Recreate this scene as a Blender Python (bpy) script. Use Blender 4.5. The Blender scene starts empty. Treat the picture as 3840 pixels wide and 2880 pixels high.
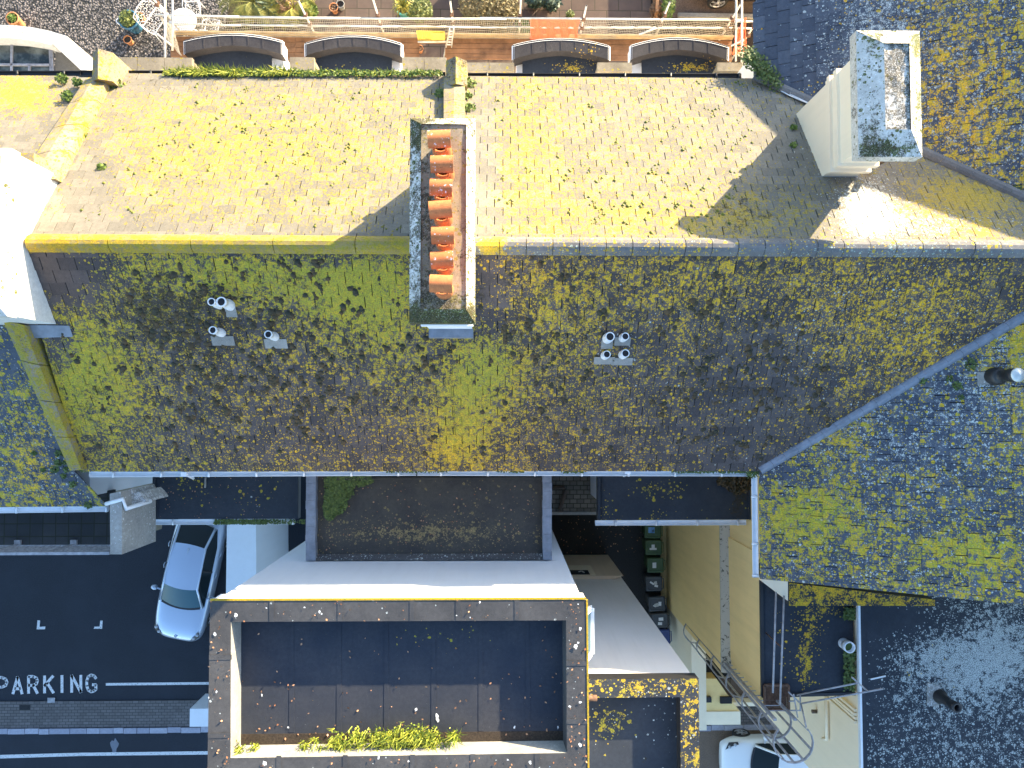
import bpy, math, random
from mathutils import Vector, Matrix
random.seed(7)
SC = bpy.context.scene
COL = SC.collection
rad = math.radians
# ------------------------------------------------------------------ camera (drone looking almost straight down)
HC = 26.0
F = 2662.0                                     # focal length in photo pixels (photo is 3840 wide)
camd = bpy.data.cameras.new('camera'); camd.sensor_width = 36; camd.lens = 36*F/3840; camd.clip_end = 2000
camo = bpy.data.objects.new('camera', camd); COL.objects.link(camo)
zc = -Vector((1875-1920, -(1534-1440), -F)).normalized()          # world up in camera space
yc = (Vector((0, 1, 0)) - zc*zc.y).normalized(); xc = yc.cross(zc)
RM = Matrix((xc, yc, zc))                                          # camera space -> world
camo.matrix_world = Matrix.Translation((0, 0, HC)) @ RM.to_4x4()
SC.camera = camo
# ------------------------------------------------------------------ sky and sun
SUN_AZ, SUN_EL = 43.0, 13.0
wd = bpy.data.worlds.new('World'); SC.world = wd; wd.use_nodes = True
wn = wd.node_tree
sky = wn.nodes.new('ShaderNodeTexSky'); sky.sky_type = 'NISHITA'; sky.sun_disc = False
sky.sun_elevation = rad(SUN_EL); sky.sun_rotation = rad(SUN_AZ); sky.air_density = 1.0; sky.dust_density = 1.0; sky.ozone_density = 2.5
wn.nodes['Background'].inputs['Strength'].default_value = 0.15
wn.links.new(sky.outputs[0], wn.nodes['Background'].inputs['Color'])
sl = bpy.data.lights.new('sun', 'SUN'); sl.energy = 4.5; sl.angle = rad(0.5); sl.color = (1.0, 0.83, 0.56)
so = bpy.data.objects.new('sun', sl); COL.objects.link(so)
sdir = Vector((math.sin(rad(SUN_AZ))*math.cos(rad(SUN_EL)), math.cos(rad(SUN_AZ))*math.cos(rad(SUN_EL)), math.sin(rad(SUN_EL))))
so.rotation_euler = sdir.to_track_quat('Z', 'Y').to_euler()
SC.view_settings.view_transform = 'Standard'; SC.view_settings.look = 'None'
SC.view_settings.exposure = 2.1; SC.view_settings.gamma = 1
# ------------------------------------------------------------------ survey helpers: photo point + height -> place
def ray(p): return (RM @ Vector((p[0]-1920, -(p[1]-1440), -F)))
def W(p, z):
    d = ray(p); t = (z-HC)/d.z
    return Vector((d.x*t, d.y*t, z))
def WP(p, pl):                                  # pl = (point, normal)
    d = ray(p); o = Vector((0, 0, HC)); t = (pl[0]-o).dot(pl[1])/d.dot(pl[1])
    return o + d*t
def UV(w):                                      # back to the 2212-wide survey sheet
    c = RM.transposed() @ (Vector(w)-Vector((0, 0, HC)))
    return ((1920 + c.x/-c.z*F)/1.736, (1440 - c.y/-c.z*F)/1.736)
def zone(x0, y0, k): return lambda x, y: (x0+x*k, y0+y*k)
U = zone(0, 0, 1.736)
A = zone(0, 0, .4521); B = zone(900, 0, .4521); Cc = zone(1800, 0, .4973); Dd = zone(2740, 0, .4973)
E = zone(0, 500, .4521); Fz = zone(0, 1150, .4521); G = zone(1440, 400, .5122); H = zone(2840, 600, .4521)
I = zone(0, 1700, .4521); J = zone(0, 2250, .3797); K = zone(1000, 1700, .5425); L = zone(2000, 1700, .4069)
M = zone(2400, 2300, .35); N = zone(2740, 2055, .4973); O = zone(2740, 1200, .4973); T = zone(700, 2200, .7233)
def plane3(a, b, c):
    n = (b-a).cross(c-a).normalized()
    if n.z < 0: n = -n
    return (a, n)
def zon(pl, x, y): return pl[0].z - (pl[1].x*(x-pl[0].x) + pl[1].y*(y-pl[0].y))/pl[1].z
# ------------------------------------------------------------------ materials
def newmat(name, rough=.85, metal=0.0, coat=0.0):
    m = bpy.data.materials.new(name); m.use_nodes = True
    b = m.node_tree.nodes['Principled BSDF']
    b.inputs['Roughness'].default_value = rough; b.inputs['Metallic'].default_value = metal
    b.inputs['Coat Weight'].default_value = coat
    return m, m.node_tree, b
def ND(nt, t, **kw):
    n = nt.nodes.new('ShaderNode'+t)
    for k, v in kw.items(): setattr(n, k, v)
    return n
def setin(nt, n, i, v):
    if isinstance(v, bpy.types.NodeSocket): nt.links.new(v, n.inputs[i])
    elif v is not None: n.inputs[i].default_value = v
def coord(nt, sc=(1, 1, 1), loc=(0, 0, 0)):
    c = ND(nt, 'TexCoord'); mp = ND(nt, 'Mapping'); nt.links.new(c.outputs['Object'], mp.inputs[0])
    mp.inputs['Scale'].default_value = sc; mp.inputs['Location'].default_value = loc
    return mp.outputs[0]
def noise(nt, vec, scale, detail=6, rough=.6, dist=0):
    n = ND(nt, 'TexNoise'); setin(nt, n, 'Vector', vec); n.inputs['Scale'].default_value = scale
    n.inputs['Detail'].default_value = detail; n.inputs['Roughness'].default_value = rough; n.inputs['Distortion'].default_value = dist
    return n.outputs[0]
def vor(nt, vec, scale, feature='F1'):
    n = ND(nt, 'TexVoronoi', feature=feature); setin(nt, n, 'Vector', vec); n.inputs['Scale'].default_value = scale
    return n
def mth(nt, op, a, b=None, c=None, clamp=False):
    n = ND(nt, 'Math', operation=op, use_clamp=clamp); setin(nt, n, 0, a); setin(nt, n, 1, b); setin(nt, n, 2, c)
    return n.outputs[0]
def mixc(nt, fac, a, b, bt='MIX'):
    n = ND(nt, 'Mix', data_type='RGBA', blend_type=bt)
    setin(nt, n, 0, fac)
    for i, v in ((6, a), (7, b)):
        if isinstance(v, tuple): n.inputs[i].default_value = (*v[:3], 1)
        else: nt.links.new(v, n.inputs[i])
    return n.outputs[2]
def ramp(nt, fac, lo, hi): return mth(nt, 'MULTIPLY', mth(nt, 'SUBTRACT', fac, lo), 1/(hi-lo), clamp=True)
def bump(nt, b, h, s=.3, d=.02):
    n = ND(nt, 'Bump'); n.inputs['Strength'].default_value = s; n.inputs['Distance'].default_value = d
    setin(nt, n, 'Height', h); nt.links.new(n.outputs[0], b.inputs['Normal'])
def attr(nt, name): return ND(nt, 'Attribute', attribute_name=name).outputs['Fac']
def simple(name, col, rough=.7, metal=0, var=.12, scale=6, coat=0, bmp=0):
    m, nt, b = newmat(name, rough, metal, coat)
    v = coord(nt); f = noise(nt, v, scale, 5)
    a = tuple(c*(1-var) for c in col); d = tuple(min(1, c*(1+var)) for c in col)
    nt.links.new(mixc(nt, ramp(nt, f, .3, .7), a, d), b.inputs['Base Color'])
    if bmp: bump(nt, b, noise(nt, v, scale*12, 3), bmp, .01)
    return m
GY, GOLD = (.46, .395, .032), (.95, .52, .014)
def lichen_mat(name, c1, c2, rough=.85, island=False, scale=2.6, crsc=6.5, gy=GY, gold=GOLD, disc=15.0, grain=90, wcol=(.60, .64, .60), edge=0):
    """weathered stone, slate or felt; attributes cov / wht / hue / mos say how much grows or is toned where"""
    m, nt, b = newmat(name, rough)
    v = coord(nt)
    big = noise(nt, v, 1.3, 4); fine = noise(nt, v, grain, 3, .7); mid = noise(nt, v, 14, 5, .65)
    if island:
        ri = ND(nt, 'NewGeometry').outputs['Random Per Island']
        ri = mth(nt, 'ADD', ri, mth(nt, 'MULTIPLY', mth(nt, 'GREATER_THAN', ri, .955), .5))
        f0 = mth(nt, 'ADD', mth(nt, 'MULTIPLY', ri, .75), mth(nt, 'MULTIPLY', big, .35), clamp=True)
    else: f0 = ramp(nt, big, .3, .7)
    base = mixc(nt, f0, c1, c2)
    base = mixc(nt, mth(nt, 'MULTIPLY', ramp(nt, mid, .35, .7), .45), base, tuple(c*.55 for c in c1))
    base = mixc(nt, mth(nt, 'MULTIPLY', ramp(nt, fine, .45, .8), .35), base, tuple(min(1, c*1.7) for c in c2))
    cov, wht, hue, mos = (attr(nt, k) for k in ('cov', 'wht', 'hue', 'mos'))
    brk = ramp(nt, noise(nt, v, 52, 4, .75), .36, .46)
    if island: cov = mth(nt, 'ADD', cov, mth(nt, 'MULTIPLY', mth(nt, 'MULTIPLY', mth(nt, 'SUBTRACT', ri, .55), .10), ramp(nt, cov, .05, .25)))
    # crusts: rosettes of several sizes whose number follows the attribute
    def crust(c, sizes, off, clus=.9):
        vv = coord(nt, loc=off)
        c = mth(nt, 'MAXIMUM', mth(nt, 'SUBTRACT', c, .05), 0.0)
        cc = mth(nt, 'ADD', c, mth(nt, 'MULTIPLY', mth(nt, 'MULTIPLY', mth(nt, 'SUBTRACT', noise(nt, vv, scale*.55, 5, .65), .5), clus), ramp(nt, c, 0, .3)))
        wobn = mth(nt, 'SUBTRACT', noise(nt, vv, 38, 4, .75), .5); best = None; rnd = None
        for (sc, gain, r0, r1) in sizes:
            vo = vor(nt, vv, sc); sep = ND(nt, 'SeparateColor'); nt.links.new(vo.outputs['Color'], sep.inputs[0])
            on_ = mth(nt, 'LESS_THAN', sep.outputs[0], mth(nt, 'MULTIPLY', cc, gain))
            rr = mth(nt, 'MULTIPLY', mth(nt, 'MULTIPLY_ADD', sep.outputs[1], r1, r0), on_)
            dd = mth(nt, 'ADD', vo.outputs['Distance'], mth(nt, 'MULTIPLY', wobn, .55))
            sdf = mth(nt, 'SUBTRACT', rr, dd)
            best = sdf if best is None else mth(nt, 'MAXIMUM', best, sdf); rnd = sep.outputs[2] if rnd is None else rnd
        return mth(nt, 'MULTIPLY', best, 16, clamp=True), rnd, best
    def mat_(c, sc, off, k=.36, fw=.34):
        vv = coord(nt, loc=off)
        n1 = mth(nt, 'ADD', mth(nt, 'MULTIPLY', noise(nt, vv, sc, 6, .72, .4), 1-fw), mth(nt, 'MULTIPLY', noise(nt, vv, sc*5.1, 5, .75), fw))
        t = mth(nt, 'MULTIPLY_ADD', mth(nt, 'SUBTRACT', .5, c), k, .5)
        return mth(nt, 'MULTIPLY', mth(nt, 'SUBTRACT', n1, t), 22, clamp=True)
    km, kr, ks = crust(cov, ((disc, .62, .26, .36), (disc*2.1, .85, .22, .34)), (3.1, 1.7, 9))
    km = mth(nt, 'MAXIMUM', km, mat_(cov, crsc, (11, 4.2, 3)))
    km = mth(nt, 'MULTIPLY', km, brk)
    hv = mth(nt, 'ADD', mth(nt, 'ADD', hue, mth(nt, 'MULTIPLY', mth(nt, 'SUBTRACT', kr, .5), .5)), mth(nt, 'MULTIPLY', mth(nt, 'SUBTRACT', mid, .5), 1.0), clamp=True)
    lc = mixc(nt, hv, gy, gold)
    lc = mixc(nt, mth(nt, 'MULTIPLY', ramp(nt, ks, .14, .42), .5), lc, tuple(c*.5+.01 for c in gy))
    lc = mixc(nt, mth(nt, 'MULTIPLY', ramp(nt, noise(nt, v, 40, 5, .75), .44, .64), .75), lc, tuple(c*.40 for c in gy))
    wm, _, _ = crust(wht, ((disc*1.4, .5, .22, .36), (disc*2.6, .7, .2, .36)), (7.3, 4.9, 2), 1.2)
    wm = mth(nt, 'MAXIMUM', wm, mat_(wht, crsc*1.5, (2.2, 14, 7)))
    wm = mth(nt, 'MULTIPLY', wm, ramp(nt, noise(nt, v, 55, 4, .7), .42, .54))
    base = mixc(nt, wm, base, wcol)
    base = mixc(nt, km, base, lc)
    mm = mth(nt, 'MULTIPLY', mat_(mos, 4.5, (1.3, 8.9, 5), .40, .42), ramp(nt, noise(nt, v, 48, 4, .7), .38, .5))
    mcol = mixc(nt, ramp(nt, noise(nt, v, 30, 4), .4, .65), (.016, .016, .006), (.065, .038, .010))
    base = mixc(nt, mth(nt, 'MULTIPLY', mm, .85), base, mcol)
    nt.links.new(base, b.inputs['Base Color'])
    hh = mth(nt, 'ADD', mth(nt, 'MULTIPLY', mth(nt, 'ADD', km, mm), .5), mth(nt, 'MULTIPLY', fine, .6))
    bump(nt, b, hh, .45, .012)
    return m
MT = {}
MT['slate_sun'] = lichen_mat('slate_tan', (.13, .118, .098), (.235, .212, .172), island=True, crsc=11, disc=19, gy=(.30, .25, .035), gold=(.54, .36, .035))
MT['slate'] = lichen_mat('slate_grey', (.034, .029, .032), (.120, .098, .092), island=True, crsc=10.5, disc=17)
MT['slate_blue'] = lichen_mat('slate_blue', (.034, .045, .070), (.105, .12, .15), island=True, crsc=7, disc=13, gy=(.46, .43, .03))
MT['coping'] = lichen_mat('coping_stone', (.16, .13, .09), (.34, .29, .21), gy=(.36, .31, .03), gold=(.56, .36, .012))
MT['capstone'] = lichen_mat('weathered_cap', (.46, .42, .35), (.74, .70, .62), gy=(.08, .11, .02), gold=(.3, .24, .03), wcol=(.75, .75, .72))
MT['ridge_yellow'] = lichen_mat('ridge_lichen', (.24, .17, .06), (.42, .32, .10), gy=(.34, .30, .025), gold=(.6, .36, .01))
MT['ridge_grey'] = lichen_mat('ridge_grey', (.10, .10, .105), (.22, .21, .20), wcol=(.45, .55, .45))
MT['felt_floor'] = lichen_mat('felt_floor', (.016, .023, .038), (.046, .047, .056), grain=140)
MT['felt'] = lichen_mat('mineral_felt', (.040, .040, .043), (.095, .090, .088), grain=140)
MT['felt_bay'] = lichen_mat('bay_felt', (.026, .023, .027), (.066, .058, .058), grain=140)
MT['felt_blue'] = lichen_mat('dark_felt', (.016, .023, .034), (.036, .043, .056), crsc=4.5, disc=12, grain=140)
MT['felt_brown'] = lichen_mat('silty_felt', (.030, .030, .032), (.075, .068, .055), gy=(.20, .16, .06), gold=(.34, .26, .12))
MT['flaunch'] = lichen_mat('flaunching_mortar', (.22, .18, .115), (.40, .33, .23), gy=(.16, .16, .03), gold=(.40, .28, .06))
MT['conc'] = lichen_mat('concrete', (.22, .21, .19), (.40, .38, .34), wcol=(.7, .7, .68))
MT['lead'] = simple('lead_sheet', (.20, .22, .26), .55, var=.25, scale=5, bmp=.2)
MT['dark'] = simple('dark_void', (.02, .02, .022), .9)
MT['timber'] = simple('scaffold_board', (.22, .11, .05), .8, var=.4, scale=3, bmp=.3)
MT['timber_pale'] = simple('pale_timber', (.42, .30, .16), .8, var=.3, scale=4)
MT['galv'] = simple('galvanised_tube', (.58, .57, .54), .5, .25, var=.25, scale=7)
MT['alu'] = simple('aluminium', (.62, .63, .60), .4, .5, var=.15)
MT['rust'] = simple('rusty_iron', (.14, .075, .045), .8, .1, var=.5, scale=18)
MT['rail_grey'] = simple('grey_painted_steel', (.36, .35, .36), .6, .2, var=.3, scale=9)
MT['pvc_w'] = simple('white_plastic', (.78, .79, .80), .4, var=.06)
MT['pvc_b'] = simple('black_plastic', (.02, .02, .022), .45)
MT['pvc_br'] = simple('brown_pipe', (.10, .07, .05), .5)
MT['terra'] = lichen_mat('terracotta', (.46, .125, .035), (.62, .21, .07), wcol=(.75, .72, .74))
MT['pot_terra'] = simple('garden_terracotta', (.52, .22, .09), .8, var=.2)
MT['soil'] = simple('soil', (.045, .032, .022), .95, var=.5, scale=30, bmp=.5)
MT['blue_glaze'] = simple('blue_glaze', (.05, .16, .26), .25, var=.4, scale=8)
MT['teal_glaze'] = simple('teal_glaze', (.10, .42, .40), .3, var=.1)
MT['iron_w'] = simple('white_cast_iron', (.80, .79, .78), .5, var=.05)
MT['yellow_paint'] = simple('yellow_mesh_gate', (.68, .52, .10), .6, var=.25, scale=14)
MT['net_g'] = simple('grey_green_net', (.34, .31, .25), .8, var=.2)
MT['net_o'] = simple('orange_net', (.86, .17, .08), .7, var=.1)
MT['granite'] = lichen_mat('granite_kerb', (.26, .26, .32), (.42, .42, .48), island=True, grain=160)
MT['bin_g'] = simple('green_bin_plastic', (.055, .10, .04), .5, var=.12)
MT['bin_k'] = simple('grey_bin_plastic', (.06, .062, .066), .5, var=.12)
MT['bin_b'] = simple('blue_bin_plastic', (.03, .05, .16), .5, var=.12)
MT['paper'] = simple('paper_sticker', (.72, .70, .66), .7, var=.08, scale=30)
MT['paper_b'] = simple('blue_sticker', (.16, .34, .62), .6, var=.3, scale=20)
MT['rubber'] = simple('tyre_rubber', (.02, .02, .02), .85)
MT['rim'] = simple('alloy_rim', (.6, .6, .62), .3, .7)
MT['mossy_wall'] = lichen_mat('mossy_render', (.62, .60, .55), (.80, .78, .73), gy=(.10, .11, .02), gold=(.28, .22, .03))
MT['net_w'] = simple('pale_net', (.55, .52, .45), .7)
def paint(name, col, metal=.55):
    m, nt, b = newmat(name, .32, metal, 1.0); b.inputs['Base Color'].default_value = (*col, 1); b.inputs['Coat Roughness'].default_value = .06
    return m
MT['paint_silver'] = paint('silver_blue_paint', (.46, .52, .62)); MT['paint_white'] = paint('white_paint', (.80, .80, .80), .0)
MT['paint_black'] = paint('black_paint', (.02, .02, .022), .2)
def glassy(name, col):
    m, nt, b = newmat(name, .04); b.inputs['Base Color'].default_value = (*col, 1); b.inputs['Specular IOR Level'].default_value = .22
    return m
MT['glass'] = glassy('tinted_glass', (.012, .02, .024)); MT['glass_teal'] = glassy('windscreen_glass', (.012, .07, .10)); MT['lamp_glass'] = glassy('lamp_glass', (.4, .42, .45))
m, nt, b = newmat('glass_roof', .12); v = coord(nt)
nt.links.new(mixc(nt, ramp(nt, noise(nt, v, 3, 5), .4, .65), (.02, .03, .03), (.16, .18, .16)), b.inputs['Base Color']); MT['glass_roof'] = m
def render_mat(name, col, dirt=.10):
    m, nt, b = newmat(name, .85); v = coord(nt); vs = coord(nt, sc=(5, 5, .35))
    st = ramp(nt, noise(nt, vs, 1.0, 6, .7), .45, .72); bl = ramp(nt, noise(nt, v, .8, 6, .65), .4, .7); fl = ramp(nt, noise(nt, v, 16, 5, .8), .62, .72)
    k = mth(nt, 'ADD', mth(nt, 'ADD', mth(nt, 'MULTIPLY', st, dirt), mth(nt, 'MULTIPLY', bl, dirt*.8)), mth(nt, 'MULTIPLY', fl, dirt*1.2), clamp=True)
    nt.links.new(mixc(nt, k, col, (col[0]*.45, col[1]*.42, col[2]*.36)), b.inputs['Base Color']); bump(nt, b, noise(nt, v, 60, 4, .7), .25, .01); return m
MT['render_w'] = render_mat('white_render', (.80, .81, .83), .07); MT['render_c'] = render_mat('cream_render', (.97, .70, .30), .14)
MT['render_pale'] = render_mat('pale_cream_render', (.97, .82, .60), .08); MT['render_s'] = render_mat('stone_render', (.90, .83, .76), .09); MT['render_bounce'] = render_mat('bounce_tint_render', (.80, .62, .44), .12)
def leafmat(name, a, c):
    m, nt, b = newmat(name, .6)
    ri = ND(nt, 'NewGeometry').outputs['Random Per Island']
    nt.links.new(mixc(nt, ri, a, c), b.inputs['Base Color']); b.inputs['Subsurface Weight'].default_value = 0
    return m
MT['grass'] = leafmat('bright_grass', (.14, .20, .012), (.42, .42, .04)); MT['weed'] = leafmat('weed_green', (.06, .11, .012), (.16, .22, .03))
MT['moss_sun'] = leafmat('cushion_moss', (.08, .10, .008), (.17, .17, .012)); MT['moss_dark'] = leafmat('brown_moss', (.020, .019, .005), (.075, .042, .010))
MT['moss_green'] = leafmat('damp_moss', (.05, .08, .015), (.12, .17, .03))
MT['palm'] = leafmat('palm_green', (.10, .12, .02), (.30, .27, .05)); MT['agave'] = leafmat('agave_green', (.035, .07, .05), (.08, .12, .07))
MT['shrub'] = leafmat('shrub_green', (.05, .08, .015), (.22, .24, .05)); MT['hedge'] = leafmat('bronze_hedge', (.09, .07, .025), (.30, .24, .10))
MT['dry'] = leafmat('dry_stems', (.18, .09, .04), (.34, .20, .10)); MT['yucca'] = leafmat('yucca_yellow', (.18, .17, .02), (.46, .40, .06))
MT['leaf_litter'] = leafmat('fallen_leaf', (.22, .07, .02), (.55, .30, .16)); MT['dropping'] = simple('bird_lime', (.82, .82, .80), .8, var=.1, scale=40)
# ground materials
def asphalt(name, c, warm=0):
    m, nt, b = newmat(name, .9); v = coord(nt)
    f = noise(nt, v, 30, 5, .85); g = noise(nt, v, .7, 6, .65)
    col = mixc(nt, ramp(nt, f, .35, .7), tuple(x*.45 for x in c), tuple(x*1.9 for x in c))
    col = mixc(nt, mth(nt, 'MULTIPLY', ramp(nt, g, .45, .62), .5), col, tuple(x*1.5 for x in c))
    nt.links.new(col, b.inputs['Base Color']); bump(nt, b, f, .5, .01); return m
MT['asphalt'] = asphalt('asphalt', (.015, .019, .027)); MT['asphalt_d'] = asphalt('old_asphalt', (.030, .027, .024)); MT['asphalt_w'] = asphalt('warm_tint_asphalt', (.15, .105, .075))
def bricks(name, c1, c2, cm, w, h, off=(0, 0, 0), mort=.008, rot=0):
    m, nt, b = newmat(name, .9); v = coord(nt, loc=off)
    n = ND(nt, 'TexBrick'); setin(nt, n, 'Vector', v)
    n.inputs['Scale'].default_value = 1; n.inputs['Brick Width'].default_value = w; n.inputs['Row Height'].default_value = h; n.inputs['Mortar Size'].default_value = mort
    n.inputs['Mortar Smooth'].default_value = .2
    n.inputs['Color1'].default_value = (*c1, 1); n.inputs['Color2'].default_value = (*c2, 1); n.inputs['Mortar'].default_value = (*cm, 1)
    col = mixc(nt, mth(nt, 'MULTIPLY', ramp(nt, noise(nt, v, 3, 6), .4, .7), .4), n.outputs[0], tuple(x*.6 for x in c1))
    nt.links.new(col, b.inputs['Base Color']); bump(nt, b, mth(nt, 'ADD', mth(nt, 'MULTIPLY', n.outputs[1], -1), mth(nt, 'MULTIPLY', noise(nt, v, 60, 3), .3)), .5, .01); return m
MT['pavers'] = bricks('block_paving', (.12, .105, .10), (.165, .145, .14), (.03, .035, .03), .205, .104)
MT['terrace'] = bricks('mossy_paving', (.14, .125, .10), (.23, .20, .165), (.045, .04, .02), .21, .135, mort=.012)
MT['slabs'] = bricks('paving_slabs', (.12, .08, .06), (.165, .115, .085), (.05, .045, .025), .75, .6, mort=.012)
MT['tiles'] = bricks('roof_terrace_tiles', (.030, .033, .036), (.045, .046, .048), (.022, .026, .012), .29, .29, mort=.012)
bk = [n for n in MT['tiles'].node_tree.nodes if n.type == 'TEX_BRICK'][0]; bk.offset = 0
m, nt, b = newmat('gravel', .85); v = coord(nt); vo = vor(nt, v, 16)
sp = ND(nt, 'SeparateColor'); nt.links.new(vo.outputs['Color'], sp.inputs[0])
c_ = mixc(nt, sp.outputs[0], (.05, .05, .056), (.30, .26, .24)); c_ = mixc(nt, ramp(nt, vo.outputs['Distance'], .35, .6), c_, (.02, .02, .02))
nt.links.new(c_, b.inputs['Base Color']); bump(nt, b, mth(nt, 'MULTIPLY', vo.outputs['Distance'], -1), 1, .04); MT['gravel'] = m
m, nt, b = newmat('road_paint', .8); v = coord(nt); f = noise(nt, v, 24, 5, .75)
nt.links.new(mixc(nt, ramp(nt, f, .36, .46), (.06, .065, .07), (.66, .66, .66)), b.inputs['Base Color']); MT['road_paint'] = m
m, nt, b = newmat('ledge_moss', .9); v = coord(nt, sc=(1, 1, 1)); f = noise(nt, v, 6, 5, .7, 1.5)
nt.links.new(mixc(nt, ramp(nt, f, .55, .62), (.52, .47, .38), (.04, .04, .025)), b.inputs['Base Color']); MT['ledge'] = m
# ------------------------------------------------------------------ mesh builder
class MB:
    def __init__(s): s.v = []; s.f = []; s.mi = []; s.sm = []; s.m = 0; s.smooth = False
    def add(s, vs, fs):
        o = len(s.v); s.v += [tuple(p) for p in vs]
        for f in fs: s.f.append([o+i for i in f]); s.mi.append(s.m); s.sm.append(s.smooth)
    def quad(s, a, b, c, d): s.add([a, b, c, d], [(0, 1, 2, 3)])
    def prism(s, poly, z0, z1, top=None, side=None):
        """poly: xy points, counter-clockwise not required; z may be numbers or lists"""
        n = len(poly); ar = sum(poly[i][0]*poly[(i+1) % n][1]-poly[(i+1) % n][0]*poly[i][1] for i in range(n))
        if ar < 0: poly = poly[::-1]; z0 = z0[::-1] if isinstance(z0, list) else z0; z1 = z1[::-1] if isinstance(z1, list) else z1
        Z0 = z0 if isinstance(z0, list) else [z0]*n; Z1 = z1 if isinstance(z1, list) else [z1]*n
        o = len(s.v)
        s.v += [(p[0], p[1], Z0[i]) for i, p in enumerate(poly)] + [(p[0], p[1], Z1[i]) for i, p in enumerate(poly)]
        k = s.m
        def ad(f, mm): s.f.append(f); s.mi.append(mm); s.sm.append(False)
        ad([o+n+i for i in range(n)], k if top is None else top); ad([o+i for i in range(n)][::-1], k if side is None else side)
        for i in range(n):
            j = (i+1) % n; ad([o+i, o+j, o+n+j, o+n+i], k if side is None else side)
    def box(s, x0, x1, y0, y1, z0, z1, top=None, side=None): s.prism([(x0, y0), (x1, y0), (x1, y1), (x0, y1)], z0, z1, top, side)
    def obox(s, c, ax, ay, az):               # oriented box: centre and three half-axes
        c, ax, ay, az = map(Vector, (c, ax, ay, az)); vs = []
        for k in (-1, 1):
            for j in (-1, 1):
                for i in (-1, 1): vs.append(c+ax*i+ay*j+az*k)
        s.add(vs, [(0, 2, 3, 1), (4, 5, 7, 6), (0, 1, 5, 4), (2, 6, 7, 3), (0, 4, 6, 2), (1, 3, 7, 5)])
    def bar(s, a, b, w, h, up=(0, 0, 1)):
        a, b = Vector(a), Vector(b); d = (b-a); u = Vector(up); sx = d.normalized().cross(u)
        if sx.length < 1e-4: sx = d.normalized().cross(Vector((1, 0, 0)))
        sx.normalize(); sz = sx.cross(d.normalized())
        s.obox((a+b)/2, d/2, sx*w/2, sz*h/2)
    def tube(s, pts, r, n=8, cap=True):
        pts = [Vector(p) for p in pts]; rs = r if isinstance(r, (list, tuple)) else [r]*len(pts); o = len(s.v); prev = None
        for i, p in enumerate(pts):
            d = (pts[min(i+1, len(pts)-1)]-pts[max(i-1, 0)]).normalized()
            if prev is None:
                a = d.cross(Vector((0, 0, 1)));  a = d.cross(Vector((1, 0, 0))) if a.length < 1e-3 else a
            else: a = prev - d*prev.dot(d)
            a.normalize(); prev = a; bb = d.cross(a)
            s.v += [tuple(p + (a*math.cos(2*math.pi*k/n)+bb*math.sin(2*math.pi*k/n))*rs[i]) for k in range(n)]
        for i in range(len(pts)-1):
            for k in range(n):
                s.f.append([o+i*n+k, o+i*n+(k+1) % n, o+(i+1)*n+(k+1) % n, o+(i+1)*n+k]); s.mi.append(s.m); s.sm.append(True)
        if cap:
            e = o+(len(pts)-1)*n
            s.f.append([o+k for k in range(n)][::-1]); s.mi.append(s.m); s.sm.append(False)
            s.f.append([e+k for k in range(n)]); s.mi.append(s.m); s.sm.append(False)
    def lathe(s, c, prof, n=20, ax=None):
        c = Vector(c); o = len(s.v); q = Vector((0, 0, 1)).rotation_difference(Vector(ax)) if ax else None
        for r, z in prof:
            for k in range(n):
                p = Vector((r*math.cos(2*math.pi*k/n), r*math.sin(2*math.pi*k/n), z))
                if q: p = q @ p
                s.v.append(tuple(c+p))
        for i in range(len(prof)-1):
            for k in range(n):
                s.f.append([o+i*n+k, o+i*n+(k+1) % n, o+(i+1)*n+(k+1) % n, o+(i+1)*n+k]); s.mi.append(s.m); s.sm.append(True)
    def disc(s, c, r, n=20): s.add([(c[0]+r*math.cos(2*math.pi*k/n), c[1]+r*math.sin(2*math.pi*k/n), c[2]) for k in range(n)], [tuple(range(n))])
    def grid(s, a, b, c, d, nx, ny, bumpf=None):
        a, b, c, d = map(Vector, (a, b, c, d)); o = len(s.v)
        for j in range(ny+1):
            for i in range(nx+1):
                u, v = i/nx, j/ny; p = a*(1-u)*(1-v)+b*u*(1-v)+c*u*v+d*(1-u)*v
                if bumpf: p = p + bumpf(u, v)
                s.v.append(tuple(p))
        for j in range(ny):
            for i in range(nx):
                k = o+j*(nx+1)+i; s.f.append([k, k+1, k+nx+2, k+nx+1]); s.mi.append(s.m); s.sm.append(s.smooth)
    def build(s, name, mats, parent=None, lich=None):
        me = bpy.data.meshes.new(name); me.from_pydata(s.v, [], s.f)
        for mm in (mats if isinstance(mats, list) else [mats]): me.materials.append(MT[mm] if isinstance(mm, str) else mm)
        me.polygons.foreach_set('material_index', s.mi); me.polygons.foreach_set('use_smooth', s.sm)
        if lich:
            vals = [lich(*UV(p)) if callable(lich) else lich for p in s.v]
            for k, nm in enumerate(('cov', 'wht', 'hue', 'mos')):
                at = me.attributes.new(nm, 'FLOAT', 'POINT'); at.data.foreach_set('value', [float(q[k]) for q in vals])
        me.update()
        o = bpy.data.objects.new(name, me); COL.objects.link(o)
        if parent: o.parent = parent; o.matrix_parent_inverse = parent_matrix(parent).inverted()
        return o
def parent_matrix(p):
    m = Matrix.Translation(p.location) @ p.rotation_euler.to_matrix().to_4x4()
    return parent_matrix(p.parent) @ p.matrix_parent_inverse @ m if p.parent else m
def tag(o, label, cat, group=None, kind=None):
    if label: o['label'] = label
    if cat: o['category'] = cat
    if group: o['group'] = group
    if kind: o['kind'] = kind
    return o
def thing(name, loc, label, cat, group=None, rz=0):
    o = bpy.data.objects.new(name, None); COL.objects.link(o); o.location = loc; o.rotation_euler = (0, 0, rz); o.empty_display_size = .2
    return tag(o, label, cat, group)
def structure(o): o['kind'] = 'structure'; return o
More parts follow.
